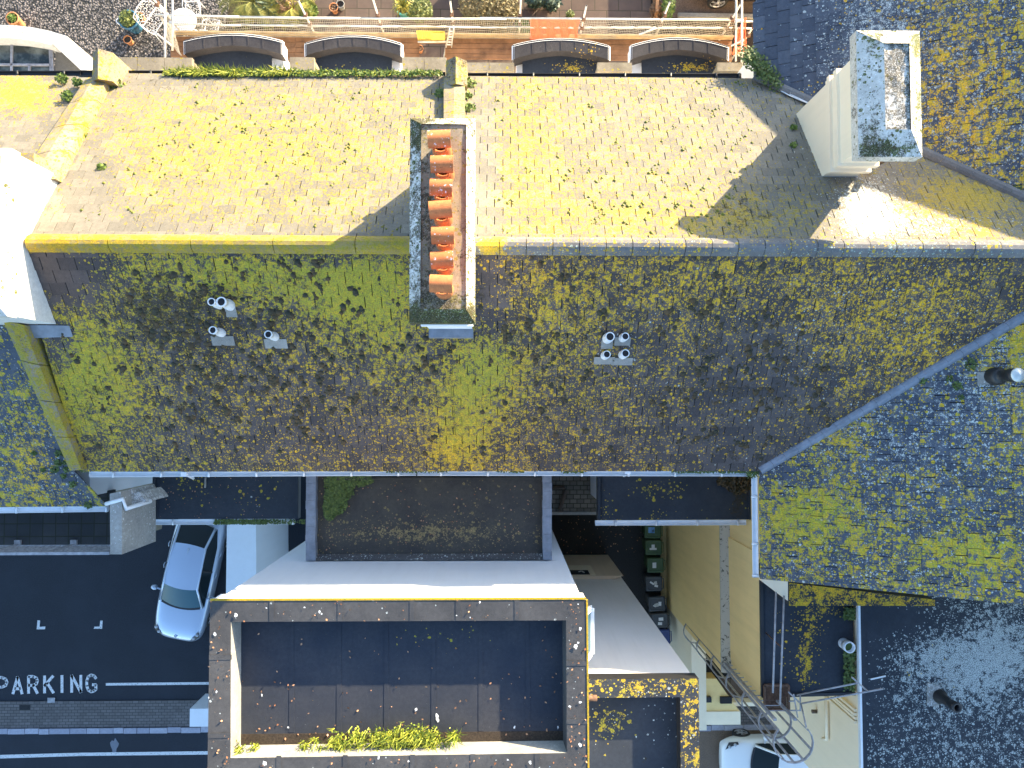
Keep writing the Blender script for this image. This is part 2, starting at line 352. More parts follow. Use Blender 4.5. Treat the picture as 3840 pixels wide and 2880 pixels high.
def dup(root, loc, rz=0, label=None, scale=None):
    def cp(o, par):
        c = o.copy(); COL.objects.link(c)
        if par: c.parent = par
        for ch in list(o.children): cp(ch, c)
        return c
    r = cp(root, None); r.location = loc; r.rotation_euler = (0, 0, rz)
    if label: r['label'] = label
    if scale: r.scale = scale
    return r
def blobs(base, *bl):
    """growth and tone map: base (cov,wht,hue,mos) plus soft patches (u,v,ru,rv,(dcov,dwht,dhue,dmos))"""
    def f(u, v):
        r = list(base)
        for (a, b_, ru, rv, d) in bl:
            g = math.exp(-((u-a)/ru)**2-((v-b_)/rv)**2)
            for k in range(4): r[k] += d[k]*g
        return [max(0, min(1.1, x)) for x in r]
    return f
# ------------------------------------------------------------------ slating
def clip(poly, hull):
    out = poly; n = len(hull)
    for i in range(n):
        a, b_ = hull[i], hull[(i+1) % n]; inp = out; out = []
        if not inp: return []
        def side(p): return (b_[0]-a[0])*(p[1]-a[1])-(b_[1]-a[1])*(p[0]-a[0])
        for j in range(len(inp)):
            p, q = inp[j], inp[(j+1) % len(inp)]; sp_, sq = side(p), side(q)
            if sp_ >= 0: out.append(p)
            if (sp_ >= 0) != (sq >= 0):
                t = sp_/(sp_-sq); out.append((p[0]+(q[0]-p[0])*t, p[1]+(q[1]-p[1])*t))
    return out
def slates(name, mat, parent, eave0, eave1, pl, polys, lich, w=.30, g=.235, rows=40, th=.009, jit=.35, rnd=1):
    """course-by-course slates on plane pl, first course along eave0->eave1, clipped to world polygons"""
    rg = random.Random(rnd)
    o = eave0.copy(); ux = (eave1-eave0).normalized(); n = pl[1]; uy = n.cross(ux).normalized()
    if uy.z < 0: uy = -uy
    def loc(p): d = Vector(p)-o; return (d.dot(ux), d.dot(uy))
    hulls = []
    for P in polys:
        h = [loc(p) for p in P]; ar = sum(h[i][0]*h[(i+1) % len(h)][1]-h[(i+1) % len(h)][0]*h[i][1] for i in range(len(h)))
        hulls.append(h if ar > 0 else h[::-1])
    mb = MB(); mb.m = 1
    for h in hulls: mb.add([o+ux*p[0]+uy*p[1]-n*.012 for p in h], [tuple(range(len(h)))])
    mb.m = 0
    xs = [p[0] for h in hulls for p in h]; ys = [p[1] for h in hulls for p in h]
    c0, c1 = int(min(xs)/w)-1, int(max(xs)/w)+2; r1 = min(rows, int(max(ys)/g)+1); r0 = int(min(ys)/g)-1
    for r in range(r0, r1):
        for c in range(c0, c1):
            x0 = (c+.5*(r % 2))*w + rg.uniform(-.004, .004); gap = rg.uniform(.007, .016); dy = rg.uniform(-.006, .006)
            if rg.random() < .02: dy -= .03
            lift = rg.uniform(0, th*jit*2); tw = rg.uniform(-.003, .003)
            rect = [(x0, r*g+dy), (x0+w-gap, r*g+dy+tw), (x0+w-gap, (r+1)*g+.012), (x0, (r+1)*g+.012)]
            for h in hulls:
                q = clip(rect, h)
                if len(q) < 3: continue
                k = len(q)
                def hh(p): return (th+lift)*(1.25-(p[1]-r*g)/g)
                top = [o+ux*p[0]+uy*p[1]+n*hh(p) for p in q]; bot = [o+ux*p[0]+uy*p[1]-n*.008 for p in q]
                mb.add(top+bot, [tuple(range(k))]+[((i+1) % k, i, k+i, k+(i+1) % k) for i in range(k)])
    return mb.build(name, [mat, 'dark'], parent, lich)
def joints(eave0, eave1, pl, w, g, r, c):
    ux = (eave1-eave0).normalized(); uy = pl[1].cross(ux).normalized(); uy = uy if uy.z > 0 else -uy
    return eave0 + ux*((c+.5*(r % 2))*w) + uy*(r*g+.02), ux, uy
def cushion(mb, c, n, r, h, rg):
    n = n.normalized(); a = n.cross(Vector((0.3, 1, .2))).normalized(); b_ = n.cross(a); k = 6; vs = [c+n*h]
    for (rr, hh) in ((.65, .75), (1, .1)):
        for i in range(k):
            t = 2*math.pi*i/k + rr; q = r*rr*rg.uniform(.75, 1.25)
            vs.append(c+a*math.cos(t)*q+b_*math.sin(t)*q+n*h*hh*rg.uniform(.8, 1.2))
    fs = [(0, 1+i, 1+(i+1) % k) for i in range(k)]+[(1+i, 1+k+i, 1+k+(i+1) % k, 1+(i+1) % k) for i in range(k)]
    mb.smooth = True; mb.add(vs, fs); mb.smooth = False
def leafquad(mb, c, s, rg, flat=.5, long=1.6):
    d = Vector((rg.uniform(-1, 1), rg.uniform(-1, 1), rg.uniform(-flat, flat))).normalized(); e = d.cross(Vector((rg.uniform(-.5, .5), rg.uniform(-.5, .5), 1))).normalized()
    mb.add([c-d*s*long*.5, c+e*s*.5, c+d*s*long*.5, c-e*s*.5], [(0, 1, 2, 3)])
def blade(mb, c, h, w, rg, lean=.5):
    a = rg.uniform(0, 6.28); d = Vector((math.cos(a), math.sin(a), 0)); e = Vector((-d.y, d.x, 0))*w/2
    m1 = c+d*h*lean*.35+Vector((0, 0, h*.6)); t = c+d*h*lean+Vector((0, 0, h*rg.uniform(.7, 1)))
    mb.add([c-e, c+e, m1+e*.8, m1-e*.8, t], [(0, 1, 2, 3), (3, 2, 4)])
def crown(mb, c, rx, ry, rz, n, s, rg, flat=.5, long=1.6):
    for _ in range(n):
        while True:
            p = Vector((rg.uniform(-1, 1), rg.uniform(-1, 1), rg.uniform(-1, 1)))
            if .25 < p.length < 1: break
        leafquad(mb, Vector(c)+Vector((p.x*rx, p.y*ry, p.z*rz)), s*rg.uniform(.6, 1.4), rg, flat, long)
def frond(mb, c, az, ln, rise, w, rg, nl=14, ls=.3):
    d = Vector((math.cos(az), math.sin(az), 0)); pts = []
    for i in range(9):
        t = i/8; pts.append(Vector(c)+d*ln*t+Vector((0, 0, rise*math.sin(t*2.0)-rise*.75*t*t)))
    mb.tube(pts, [w*(1-.8*i/8) for i in range(9)], 4)
    s_ = Vector((-d.y, d.x, 0))
    for i in range(nl):
        t = .15+.85*i/nl; q = pts[int(t*7.99)]+(pts[min(8, int(t*7.99)+1)]-pts[int(t*7.99)])*((t*7.99) % 1); l = ls*(1-.6*abs(t-.4))
        for sg in (-1, 1):
            tip = q+(s_*sg*.8+d*.6).normalized()*l+Vector((0, 0, -l*.25+rg.uniform(-.03, .03)))
            mb.add([q-d*.012, q+d*.012, tip], [(0, 1, 2)])
# ================================================================== GROUND
ZA, ZG = .5, 4.0                                 # alley level, garden level on the uphill side
def flat(name, poly, z, mat, z0=None):
    mb = MB()
    if z0 is None: mb.add([(p[0], p[1], z) for p in poly], [tuple(range(len(poly)))])
    else: mb.prism(poly, z0, z)
    return structure(mb.build(name, mat))
flat('ground', [(-400, -400), (400, -400), (400, 400), (-400, 400)], -.02, 'asphalt_d')
flat('road', [(-60, -60), (5.2, -60), (5.2, -1.2), (-60, -1.2)], 0, 'asphalt')
flat('road', [(5.2, -60), (60, -60), (60, -11.6), (5.2, -11.6)], 0, 'asphalt_w')  # brown tone puts warm bounce light into the road's colour
flat('alley', [(-6.5, -1.2), (5.9, -1.2), (5.9, -10.0), (-5.0, -10.0), (-5.2, -5.4), (-6.5, -5.4)], ZA, 'asphalt_d', -.1)
flat('pavement', [(-60, -11.36), (-5.3, -11.32), (-5.3, -10.4), (-60, -10.44)], .03, 'pavers', -.05)
flat('pavement', [(6.2, -11.42), (30, -11.42), (30, -10.3), (6.2, -10.3)], .03, 'pavers', -.05)
kb = MB(); rg = random.Random(3)
for x0, x1, y in ((-40, -5.0, -11.44), (6.0, 30, -11.52)):
    x = x0
    while x < x1:
        l = rg.uniform(.35, .75); dy = rg.uniform(-.015, .015)
        kb.box(x, x+l-.02, y-.10+dy, y+.085+dy, -.03, .055+rg.uniform(-.008, .008)); x += l
structure(kb.build('kerb', 'granite'))
mk = MB()
def rect_px(mb, z, *ps): mb.add([W(p, z) for p in ps], [tuple(range(len(ps)))])
zr = .006
rect_px(mk, zr, J(1045, 820), J(2300, 808), J(2300, 833), J(1045, 845))
rect_px(mk, zr, J(0, 1530), J(800, 1508), J(2300, 1490), J(2300, 1524), J(800, 1540), J(0, 1565))
for ps in (((370, 200), (397, 202), (390, 264), (362, 290)), ((362, 290), (390, 264), (448, 262), (444, 289)),
           ((990, 202), (1014, 204), (1008, 284), (984, 262)), ((984, 262), (1008, 284), (925, 284), (932, 264))):
    rect_px(mk, zr, *[J(*p) for p in ps])
def strokes(x0, h0, w, pts_list, t=.10):
    for pts in pts_list:
        for (a, b_) in zip(pts, pts[1:]):
            pa, pb = W(J(x0+a[0]*w, h0-a[1]*165), zr), W(J(x0+b_[0]*w, h0-b_[1]*165), zr)
            d = (pb-pa).normalized(); e = Vector((-d.y, d.x, 0))*t/2; q = d*t*.18
            mk.add([pa-e-q, pb-e+q, pb+e+q, pa+e-q], [(0, 1, 2, 3)])
arcP = [(0, 1), (.45, 1), (.8, .9), (.92, .72), (.8, .52), (.45, .42), (0, .42)]
strokes(-28, 930, 105, [[(0, 0), (0, 1)], arcP])
strokes(128, 925, 90, [[(0, 0), (.5, 1), (1, 0)], [(.22, .3), (.78, .3)]])
strokes(282, 920, 92, [[(0, 0), (0, 1)], [(0, 1), (.5, 1), (.85, .9), (.95, .74), (.85, .56), (.5, .47), (0, .47)], [(.5, .47), (.95, 0)]])
strokes(440, 916, 88, [[(0, 0), (0, 1)], [(.95, 1), (0, .42)], [(.3, .58), (1, 0)]])
strokes(612, 912, 60, [[(0, 0), (0, 1)]])
strokes(708, 910, 90, [[(0, 0), (0, 1)], [(0, 1), (1, 0)], [(1, 0), (1, 1)]])
strokes(857, 906, 95, [[(.95, .8), (.75, .95), (.45, 1), (.15, .9), (0, .65), (0, .35), (.15, .1), (.45, 0), (.75, .04), (.95, .15), (.95, .42), (.6, .42)]])
structure(mk.build('road_marking', 'road_paint'))
pt = MB(); c = W(J(1130, 1445), .004); pt.add([c+Vector((math.cos(a)*(.13+.05*math.sin(3*a)), math.sin(a)*(.25+.06*math.cos(5*a)), 0)) for a in [k*.45 for k in range(14)]], [tuple(range(14))])
structure(pt.build('road_stain', simple('pale_tar', (.16, .17, .20))))
for px, s_, nm in (((505, 990), .13, 'pavement'), ((245, 1062), .19, 'pavement')):
    d = MB(); c = W(J(*px), .036); d.box(c.x-s_, c.x+s_, c.y-.085, c.y+.085, .02, .037); d.box(c.x-s_*.6, c.x+s_*.6, c.y-.05, c.y+.05, .03, .042)
    tag(d.build('drain_cover', 'dark' if s_ > .15 else 'rail_grey'), 'dark rectangular grating set in the block paving' if s_ > .15 else 'small square grey cover set in the block paving below the letter K', 'drain cover')
# uphill garden
gz = lambda *ps: [(q.x, q.y) for q in (W(p, ZG) for p in ps)]
flat('garden_ground', [(-60, 8.3), (60, 8.3), (60, 90), (-60, 90)], ZG, 'soil', -.5)
flat('gravel', gz((-900, -500), (860, -500), (860, 30), (800, 300), (-900, 300)), ZG+.01, 'gravel')
flat('paving', gz((1075, -500), (2280, -500), (2440, -300), (2440, 400), (700, 400), (700, 130), (1075, 100)), ZG+.012, 'slabs')
flat('car_park', gz((2466, -900), (4200, -900), (4200, 90), (2466, 66)), ZG+.014, 'asphalt_w')
flat('kerb', gz((2540, 55), (2840, 60), (2840, 74), (2540, 70)), ZG+.12, 'conc', ZG)
d = MB(); a, b_ = W((2455, -200), ZG), W((2452, 75), ZG); d.bar(a+Vector((0, 0, .25)), b_+Vector((0, 0, .25)), .09, .5)
tag(d.build('timber_edging', 'timber'), 'brown timber edging between the garden and the car park', 'edging')
a, b_ = W((1745, -100), ZG), W((1740, 60), ZG); d = MB(); d.bar(a+Vector((0, 0, .2)), b_+Vector((0, 0, .2)), .06, .4)
tag(d.build('bed_edging', 'timber'), 'thin brown board edging the hedge bed', 'edging')
# ================================================================== MAIN ROOF PLANES
ZE, ZR = 10.9, 13.8
RL, RR = W((105, 909), ZR), W((3840, 931), ZR)
NL, NR = W((416, 276), ZE), W((2775, 291), ZE)
SL, SR = W((312, 1767), ZE), W((2845, 1764), ZE)
PN, PS = plane3(RL, RR, NL), plane3(RL, RR, SL)
EX = SR.x
PE = (Vector((EX, 0, ZE)), Vector((-.51, 0, 1)).normalized())
rid = (RR-RL).normalized(); tA = ((13.8-ZE)/.51+EX-RL.x)/rid.x; APX = RL+rid*tA
CN = Vector((EX, 0, ZE)); CN.y = NR.y + .02; CS = Vector((EX, SR.y, ZE))
xm = -.92; RM_ = RL+rid*((xm-RL.x)/rid.x)
def on(pl, x, y): return Vector((x, y, zon(pl, x, y)))
NMx = Vector((xm, NL.y+(NR.y-NL.y)*.5, 0)); NMx.z = zon(PN, NMx.x, NMx.y); SMx = Vector((xm, SR.y+.0, 0)); SMx.z = zon(PS, SMx.x, SMx.y)
wl = RL.copy()
# growth maps on the survey sheet; f_ne also brightens the sunlit patch
f_nw = blobs((.42, .02, .45, .30), (500, 320, 320, 110, (.16, 0, 0, .0)), (180, 430, 70, 120, (-.40, 0, 0, 0)), (100, 500, 200, 30, (-.4, 0, 0, 0)), (500, 508, 500, 14, (-.30, .05, 0, 0)), (300, 175, 90, 18, (-.35, 0, 0, 0)), (880, 480, 45, 50, (-.4, 0, 0, 0)), (560, 175, 400, 12, (-.12, 0, 0, .1)))
f_ne = blobs((.42, .02, .58, .28), (1130, 300, 90, 170, (.16, 0, -.2, 0)), (1045, 380, 28, 200, (-.4, 0, 0, 0)), (1650, 260, 110, 110, (-.16, 0, 0, 0)), (1400, 470, 300, 40, (.16, 0, .1, .0)), (1720, 330, 60, 60, (-.3, .08, 0, 0)), (1870, 450, 60, 70, (-.6, .85, 0, -.2)), (2000, 485, 150, 40, (-.05, .55, .2, -.2)), (2100, 480, 130, 60, (.10, 0, .3, 0)), (2080, 420, 120, 40, (.3, 0, .3, 0)), (1600, 470, 90, 50, (.1, 0, 0, .25)))  # pale blobs beside the cream chimney paint the sunlit patch brighter
f_sw = blobs((.49, .04, .38, .22), (90, 580, 70, 60, (-.6, 0, 0, -.1)), (170, 600, 70, 60, (-.35, 0, 0, -.1)), (560, 600, 330, 60, (.24, 0, -.3, 0)), (180, 800, 110, 140, (.30, 0, -.3, 0)), (420, 680, 190, 100, (-.10, 0, .1, .32)), (330, 660, 90, 60, (-.06, 0, 0, .2)), (690, 610, 90, 50, (-.05, 0, 0, .25)), (500, 830, 220, 110, (-.08, 0, .35, .16)), (700, 850, 120, 110, (-.10, 0, .3, .0)), (780, 640, 110, 110, (.24, 0, -.3, -.1)), (600, 960, 300, 60, (-.16, 0, .3, 0)), (840, 960, 80, 80, (-.1, 0, .2, .1)), (90, 715, 50, 14, (-.7, 0, 0, -.1)), (130, 760, 30, 40, (-.4, 0, 0, 0)), (760, 560, 140, 22, (-.2, 0, 0, 0)), (200, 870, 25, 160, (-.1, 0, 0, .3)))
f_se = blobs((.39, .06, .80, .36), (1640, 850, 170, 130, (-.16, 0, .2, .0)), (1500, 960, 250, 60, (-.08, 0, .1, 0)), (1010, 860, 100, 150, (.28, 0, -.6, -.1)), (1060, 780, 60, 60, (.15, 0, -.4, 0)), (1060, 640, 35, 90, (-.3, 0, 0, 0)), (1200, 700, 130, 150, (.10, 0, -.2, .1)), (1500, 610, 260, 60, (.12, 0, 0, 0)), (1620, 850, 120, 150, (-.06, 0, .1, .06)), (1950, 700, 160, 130, (.12, .16, .4, -.1)), (1800, 640, 70, 70, (0, .12, .2, -.1)), (960, 960, 60, 50, (.2, 0, 0, 0)), (1600, 1005, 120, 16, (-.3, 0, 0, 0)), (1340, 745, 40, 50, (-.1, .15, -.2, 0)))
f_e = blobs((.42, .30, .45, .08), (1740, 1110, 120, 90, (.26, -.1, -.25, 0)), (1950, 960, 130, 110, (-.10, .10, 0, 0)), (2080, 860, 90, 90, (-.2, .12, 0, 0)), (2100, 1200, 150, 50, (.24, -.1, -.2, 0)), (1690, 1020, 60, 30, (-.2, -.1, 0, 0)), (1800, 930, 80, 60, (.2, .1, .1, 0)), (2200, 780, 90, 120, (.2, .15, .1, .1)),
            (1680, 90, 90, 220, (-.40, -.26, .4, 0)), (1800, 100, 90, 200, (-.26, .02, .4, 0)), (1900, 60, 90, 120, (-.15, .22, .4, 0)), (2120, 200, 150, 220, (.10, .08, .5, 0)), (1770, 230, 60, 40, (.12, 0, .3, 0)))
f_wn = blobs((.10, .03, .7, 0), (40, 200, 110, 60, (.65, 0, .2, 0)), (90, 260, 40, 60, (.1, 0, 0, 0)))
f_ws = blobs((.46, .14, .30, .05), (40, 760, 60, 50, (-.3, 0, 0, 0)), (150, 1010, 40, 60, (-.4, 0, 0, 0)), (90, 1000, 70, 100, (.1, .05, .5, 0)), (140, 940, 40, 40, (-.3, 0, 0, 0)))
_a, _b = f_sw, f_se
def f_south(u, v):
    t = max(0, min(1, (u-850)/150)); t = t*t*(3-2*t); return [x*(1-t)+y*t for x, y in zip(_a(u, v), _b(u, v))]
# ================================================================== TERRACED HOUSES
hw = thing('terraced_house', (-5, 3, 0), 'terraced house with yellow-capped ridge left of the terracotta-potted chimney', 'house', 'slate-roofed terraced houses')
he = thing('terraced_house', (3, 3, 0), 'terraced house with grey-capped ridge right of the terracotta-potted chimney', 'house', 'slate-roofed terraced houses')
wN, wS = NL.copy(), SL.copy()
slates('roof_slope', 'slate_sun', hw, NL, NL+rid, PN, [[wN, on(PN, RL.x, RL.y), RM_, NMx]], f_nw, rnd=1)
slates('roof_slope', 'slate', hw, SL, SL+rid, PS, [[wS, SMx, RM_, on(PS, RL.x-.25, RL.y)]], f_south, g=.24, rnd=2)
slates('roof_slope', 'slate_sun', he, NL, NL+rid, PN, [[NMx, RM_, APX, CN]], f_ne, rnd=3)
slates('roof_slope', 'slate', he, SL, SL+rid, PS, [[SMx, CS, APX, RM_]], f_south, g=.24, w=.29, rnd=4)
def ridge_caps(name, a, b_, mat, parent, lich, w=.135, rnd=1, ln=.46, h=.075, drop=.06):
    mb = MB(); rg = random.Random(rnd); d = (b_-a); L_ = d.length; d.normalize(); s_ = Vector((-d.y, d.x, 0)).normalized(); t = 0
    prof = [(-1, -drop), (-.62, .035), (-.22, h), (.22, h), (.62, .035), (1, -drop)]
    while t < L_-.02:
        e = min(L_, t+ln-.012); dz = rg.uniform(0, .012); o = len(mb.v)
        for q in (t, t+(e-t)*.5, e):
            for (x, z) in prof: mb.v.append(tuple(a+d*q+s_*x*w+Vector((0, 0, z+dz))))
        n = len(prof)
        for r in range(2):
            for k in range(n-1): mb.f.append([o+r*n+k, o+(r+1)*n+k, o+(r+1)*n+k+1, o+r*n+k+1]); mb.mi.append(0); mb.sm.append(k in (1, 3, 0, 4) and False)
        for r in (0, 2): mb.f.append([o+r*n+k for k in range(n)]); mb.mi.append(0); mb.sm.append(False)
        t += ln
    return mb.build(name, mat, parent, lich)
ridge_caps('ridge_tiles', RL+rid*.0, RM_, 'ridge_yellow', hw, blobs((.56, .02, .55, .15), (100, 520, 130, 30, (.1, 0, .4, -.1)), (700, 520, 200, 30, (-.05, 0, -.4, .1))), w=.16, rnd=5, ln=1.4)
ridge_caps('ridge_tiles', RM_, APX, 'ridge_grey', he, blobs((.22, .12, .5, .05), (1060, 530, 30, 30, (.7, 0, 0, 0)), (1350, 530, 250, 40, (.15, 0, 0, 0)), (1950, 535, 120, 30, (0, .3, 0, 0))), w=.16, rnd=6)
def wall_block(name, poly, z0, z1, mat, parent): mb = MB(); mb.prism(poly, z0, z1); return mb.build(name, mat, parent)
ins = .35
wall_block('wall', [(SL.x+.1, SL.y+ins-.15), (xm, SR.y+ins-.15), (xm, 6.95), (NL.x+.1, 6.9)], 0, ZE-.12, 'render_w', hw)
wall_block('wall', [(xm+.004, SR.y+ins-.15), (6.05, SR.y+ins-.15), (5.65, 6.95), (xm+.004, 6.95)], 0, ZE-.12, 'render_w', he)
# front parapet below the eaves, with coping in pieces between the bays
zc_ = 9.3
def front(parent, X0, X1, pieces, Ya, Yb, body=True):
    a0, a1 = W((X0, Yb), zc_), W((X1, Yb), zc_); y0 = W((X0, Ya), zc_).y
    mb = MB(); mb.prism([(a0.x, 7.0), (a1.x, 7.0), (a1.x, a1.y-.02), (a0.x, a0.y-.02)], 0, zc_-.75); mb.build('front_wall', 'render_pale', parent)
    mb = MB()
    for (p, q) in pieces:
        mb = MB(); b0, b1 = W((p, Yb), zc_), W((q, Yb), zc_); yy = W((p, Ya), zc_).y; n = max(1, round((b1.x-b0.x)/.62))
        for k in range(n):
            x0 = b0.x+(b1.x-b0.x)*k/n; x1 = b0.x+(b1.x-b0.x)*(k+1)/n-.012
            mb.box(x0, x1, yy, b0.y, zc_-.12, zc_)
        mb.box(b0.x, b1.x, yy+.08, b0.y-.06, zc_-.75, zc_-.121)
        mb.build('coping', 'coping', parent, (.16, .02, .3, .1))
front(hw, 400, 1675, [(412, 722), (1088, 1180), (1508, 1675)], 264, 214)
front(he, 1676, 2790, [(1740, 1930), (2240, 2372), (2690, 2785)], 266, 234)
def gutter(name, a, b_, mat, parent, r=.065, side=1):
    """half-round channel along a->b"""
    a, b_ = Vector(a), Vector(b_); d = (b_-a).normalized(); s_ = Vector((-d.y, d.x, 0)); mb = MB(); mb.smooth = True
    ang = [math.pi+math.pi*k/6 for k in range(7)]; o = len(mb.v)
    for q in (a, b_):
        for rr in (r, r-.012): mb.v += [tuple(q+s_*math.cos(t)*rr+Vector((0, 0, math.sin(t)*rr))) for t in ang]
    for k in range(6):
        for (l, inv) in ((0, 0), (7, 1)):
            f = [o+l+k, o+l+k+1, o+14+l+k+1, o+14+l+k]; mb.f.append(f[::-1] if inv else f); mb.mi.append(0); mb.sm.append(True)
    for k in (0, 6): mb.f.append([o+k, o+7+k, o+21+k, o+14+k]); mb.mi.append(0); mb.sm.append(False)
    for e in (0, 14): mb.f.append([o+e+k for k in range(7)]); mb.mi.append(0); mb.sm.append(False)
    n = int((b_-a).length/1.0)
    for k in range(n+1):
        q = a+d*min(.5+k, (b_-a).length-.04); mb.obox(q-Vector((0, 0, .01)), d*.02, s_*(r+.008), Vector((0, 0, .014)))
    return mb.build(name, mat, parent)
gut = lambda p, z: W(p, z)
gz_ = ZE-.06
gutter('gutter', gut((300, 274), gz_), gut((1670, 281), gz_), 'pvc_b', hw); gutter('gutter', gut((1740, 284), gz_), gut((2780, 286), gz_), 'pvc_b', he)
gutter('gutter', gut((334, 1778), gz_), gut((1560, 1772), gz_), 'pvc_w', hw); gutter('gutter', gut((1565, 1772), gz_), gut((2826, 1775), gz_), 'pvc_w', he)
for par_, p, q_ in ((hw, I(1540, 175), I(1600, 205)), (he, L(865, 170), L(838, 205))):
    mb = MB(); mb.box(W(p, ZE-.1).x-.06, W(p, ZE-.1).x+.06, W(p, ZE-.1).y-.04, W(p, ZE-.1).y+.06, ZE-.12, ZE+.0); mb.bar(W(p, ZE-.12), W(q_, ZE-.7), .07, .05); mb.build('downpipe', 'pvc_w', par_)
mb = MB(); mb.tube([W(I(1706, 170), 8.76), W(I(1702, 285), 8.76)], .022, 8); mb.build('overflow_pipe', 'conc', hw)
# party copings
def slope_coping(name, pts, h, parent, mat, lich, th=.16):
    """pts = (left,right) world xy pairs running along plane-following z list"""
    mb = MB()
    for (l0, r0, l1, r1) in pts:
        n = 4
        for k in range(n):
            a = [l0.lerp(l1, k/n), r0.lerp(r1, k/n), r0.lerp(r1, (k+1)/n-.004), l0.lerp(l1, (k+1)/n-.004)]
            c = [(p.x, p.y, p.z+h) for p in a]; b2 = [(p.x, p.y, p.z-.3) for p in a]
            mid0 = ((c[0][0]+c[1][0])/2, (c[0][1]+c[1][1])/2, c[0][2]+.05); mid1 = ((c[3][0]+c[2][0])/2, (c[3][1]+c[2][1])/2, c[3][2]+.05)
            mb.add(c+b2+[mid0, mid1], [(0, 8, 9, 3), (8, 1, 2, 9), (4, 7, 6, 5), (0, 3, 7, 4), (1, 5, 6, 2), (0, 4, 5, 1, 8), (3, 9, 2, 6, 7)])
    return mb.build(name, mat, parent, lich)
def lw(p, pl): return WP(p, (pl[0]+Vector((0, 0, .22)), pl[1])) - Vector((0, 0, .22))
slope_coping('party_coping', [(lw((318, 300), PN), lw((405, 290), PN), lw((60, 690), PN), lw((205, 672), PN))], .22, hw, 'coping', blobs((.36, .04, .6, .10), (190, 260, 60, 120, (.14, 0, .4, 0))))
slope_coping('party_coping', [(lw((262, 1765), PS), lw((306, 1762), PS), lw((6, 1190), PS), lw((84, 1216), PS))], .22, hw, 'coping', blobs((.62, 0, .35, .35), (60, 780, 50, 80, (0, 0, -.3, 0))))
slope_coping('party_coping', [(lw((1664, 292), PN), lw((1744, 292), PN), lw((1664, 470), PN), lw((1741, 470), PN))], .22, he, 'coping', (.42, .04, .6, .06))
def kneeler(px, z, parent, lich, wx, ly, hip=.16):
    c = W(px, z); mb = MB(); x0, x1, y0, y1 = c.x-wx, c.x+wx, c.y-ly, c.y+ly
    b0 = z-1.0; e = z-hip
    vs = [(x0, y0, b0), (x1, y0, b0), (x1, y1, b0), (x0, y1, b0), (x0, y0, e), (x1, y0, e), (x1, y1, e), (x0, y1, e), ((x0+x1)/2, y0-.02, z), ((x0+x1)/2, y1, z+.02)]
    mb.add(vs, [(3, 2, 1, 0), (4, 5, 8), (0, 1, 5, 4), (1, 2, 6, 5), (2, 3, 7, 6), (6, 7, 9), (3, 0, 4, 7), (4, 8, 9, 7), (8, 5, 6, 9)])
    mb.build('kneeler_stone', 'coping', parent, lich)
kneeler(B(1790, 578), 11.55, he, (.45, .0, .35, .45), .215, .27)
kneeler(A(815, 525), 11.6, hw, (.42, .02, .9, .32), .21, .30)
# central chimney
def chimney(parent, cap, zt, stack, z0, mats, lich_cap, lich_in, capmat='capstone', rim=.21, drop=.12, bands=True, inner=True, bedmat='flaunch'):
    """cap=(x0,x1,y0,y1) at zt; stack rectangle below; a bevelled cap sloping in to a flat bed"""
    x0, x1, y0, y1 = cap; sx0, sx1, sy0, sy1 = stack
    mb = MB(); mb.box(sx0, sx1, sy0, sy1, z0, zt-.22)
    if bands: mb.box(sx0-.05, sx1+.05, sy0-.05, sy1+.05, zt-1.15, zt-1.02)
    st = mb.build('chimney', mats, parent, (.05, .0, .2, .0))
    mb = MB(); i0, i1, j0, j1 = x0+rim*.9, x1-rim*.64, y0+rim*.95, y1-rim*.7; n = 10
    mb.box(x0, x1, y0, y1, zt-.24, zt-.02)
    zi = zt+drop
    A4 = [Vector((x0, y0, zt-.017)), Vector((x1, y0, zt-.017)), Vector((x1, y1, zt-.017)), Vector((x0, y1, zt-.017))]; B4 = [Vector((i0, j0, zi)), Vector((i1, j0, zi)), Vector((i1, j1, zi)), Vector((i0, j1, zi))]
    for k in range(4): j = (k+1) % 4; mb.grid(A4[k], A4[j], B4[j], B4[k], n, 3)
    mb.build('chimney_cap', capmat, st, lich_cap)
    if inner:
        mb = MB(); mb.grid(*[p+Vector((0, 0, -.03)) for p in B4], 6, 16, lambda u, v: Vector((0, 0, random.uniform(-.006, .012))))
        mb.build('flaunching', bedmat, st, lich_in)
    return st
zcap = 14.85
c0, c1 = W((1534, 1210), zcap), W((1782, 443), zcap)
stc = chimney(he, (c0.x, c1.x, c0.y, c1.y), zcap, (c0.x+.12, c1.x-.12, c0.y+.12, c1.y-.12), 11, 'render_w',
              blobs((.46, .30, .5, .46), (905, 480, 30, 250, (-.1, .35, -.5, .16)), (955, 690, 120, 22, (.75, 0, -.4, .3)), (905, 280, 20, 30, (.5, 0, -.4, .5)), (1015, 470, 20, 250, (-.1, .3, .2, 0))), blobs((.26, .05, .8, .36), (960, 660, 80, 30, (.3, 0, -.5, .3)), (925, 480, 20, 200, (.0, 0, 0, .3))))  # dark strip down the bed's west side paints the pots' shadow
pot_px = [(405, 232), (424, 410), (417, 578), (414, 748), (430, 935), (423, 1112), (419, 1294)]
pot_off = [.02, 0, -.03, .04, 0, .03, -.02]
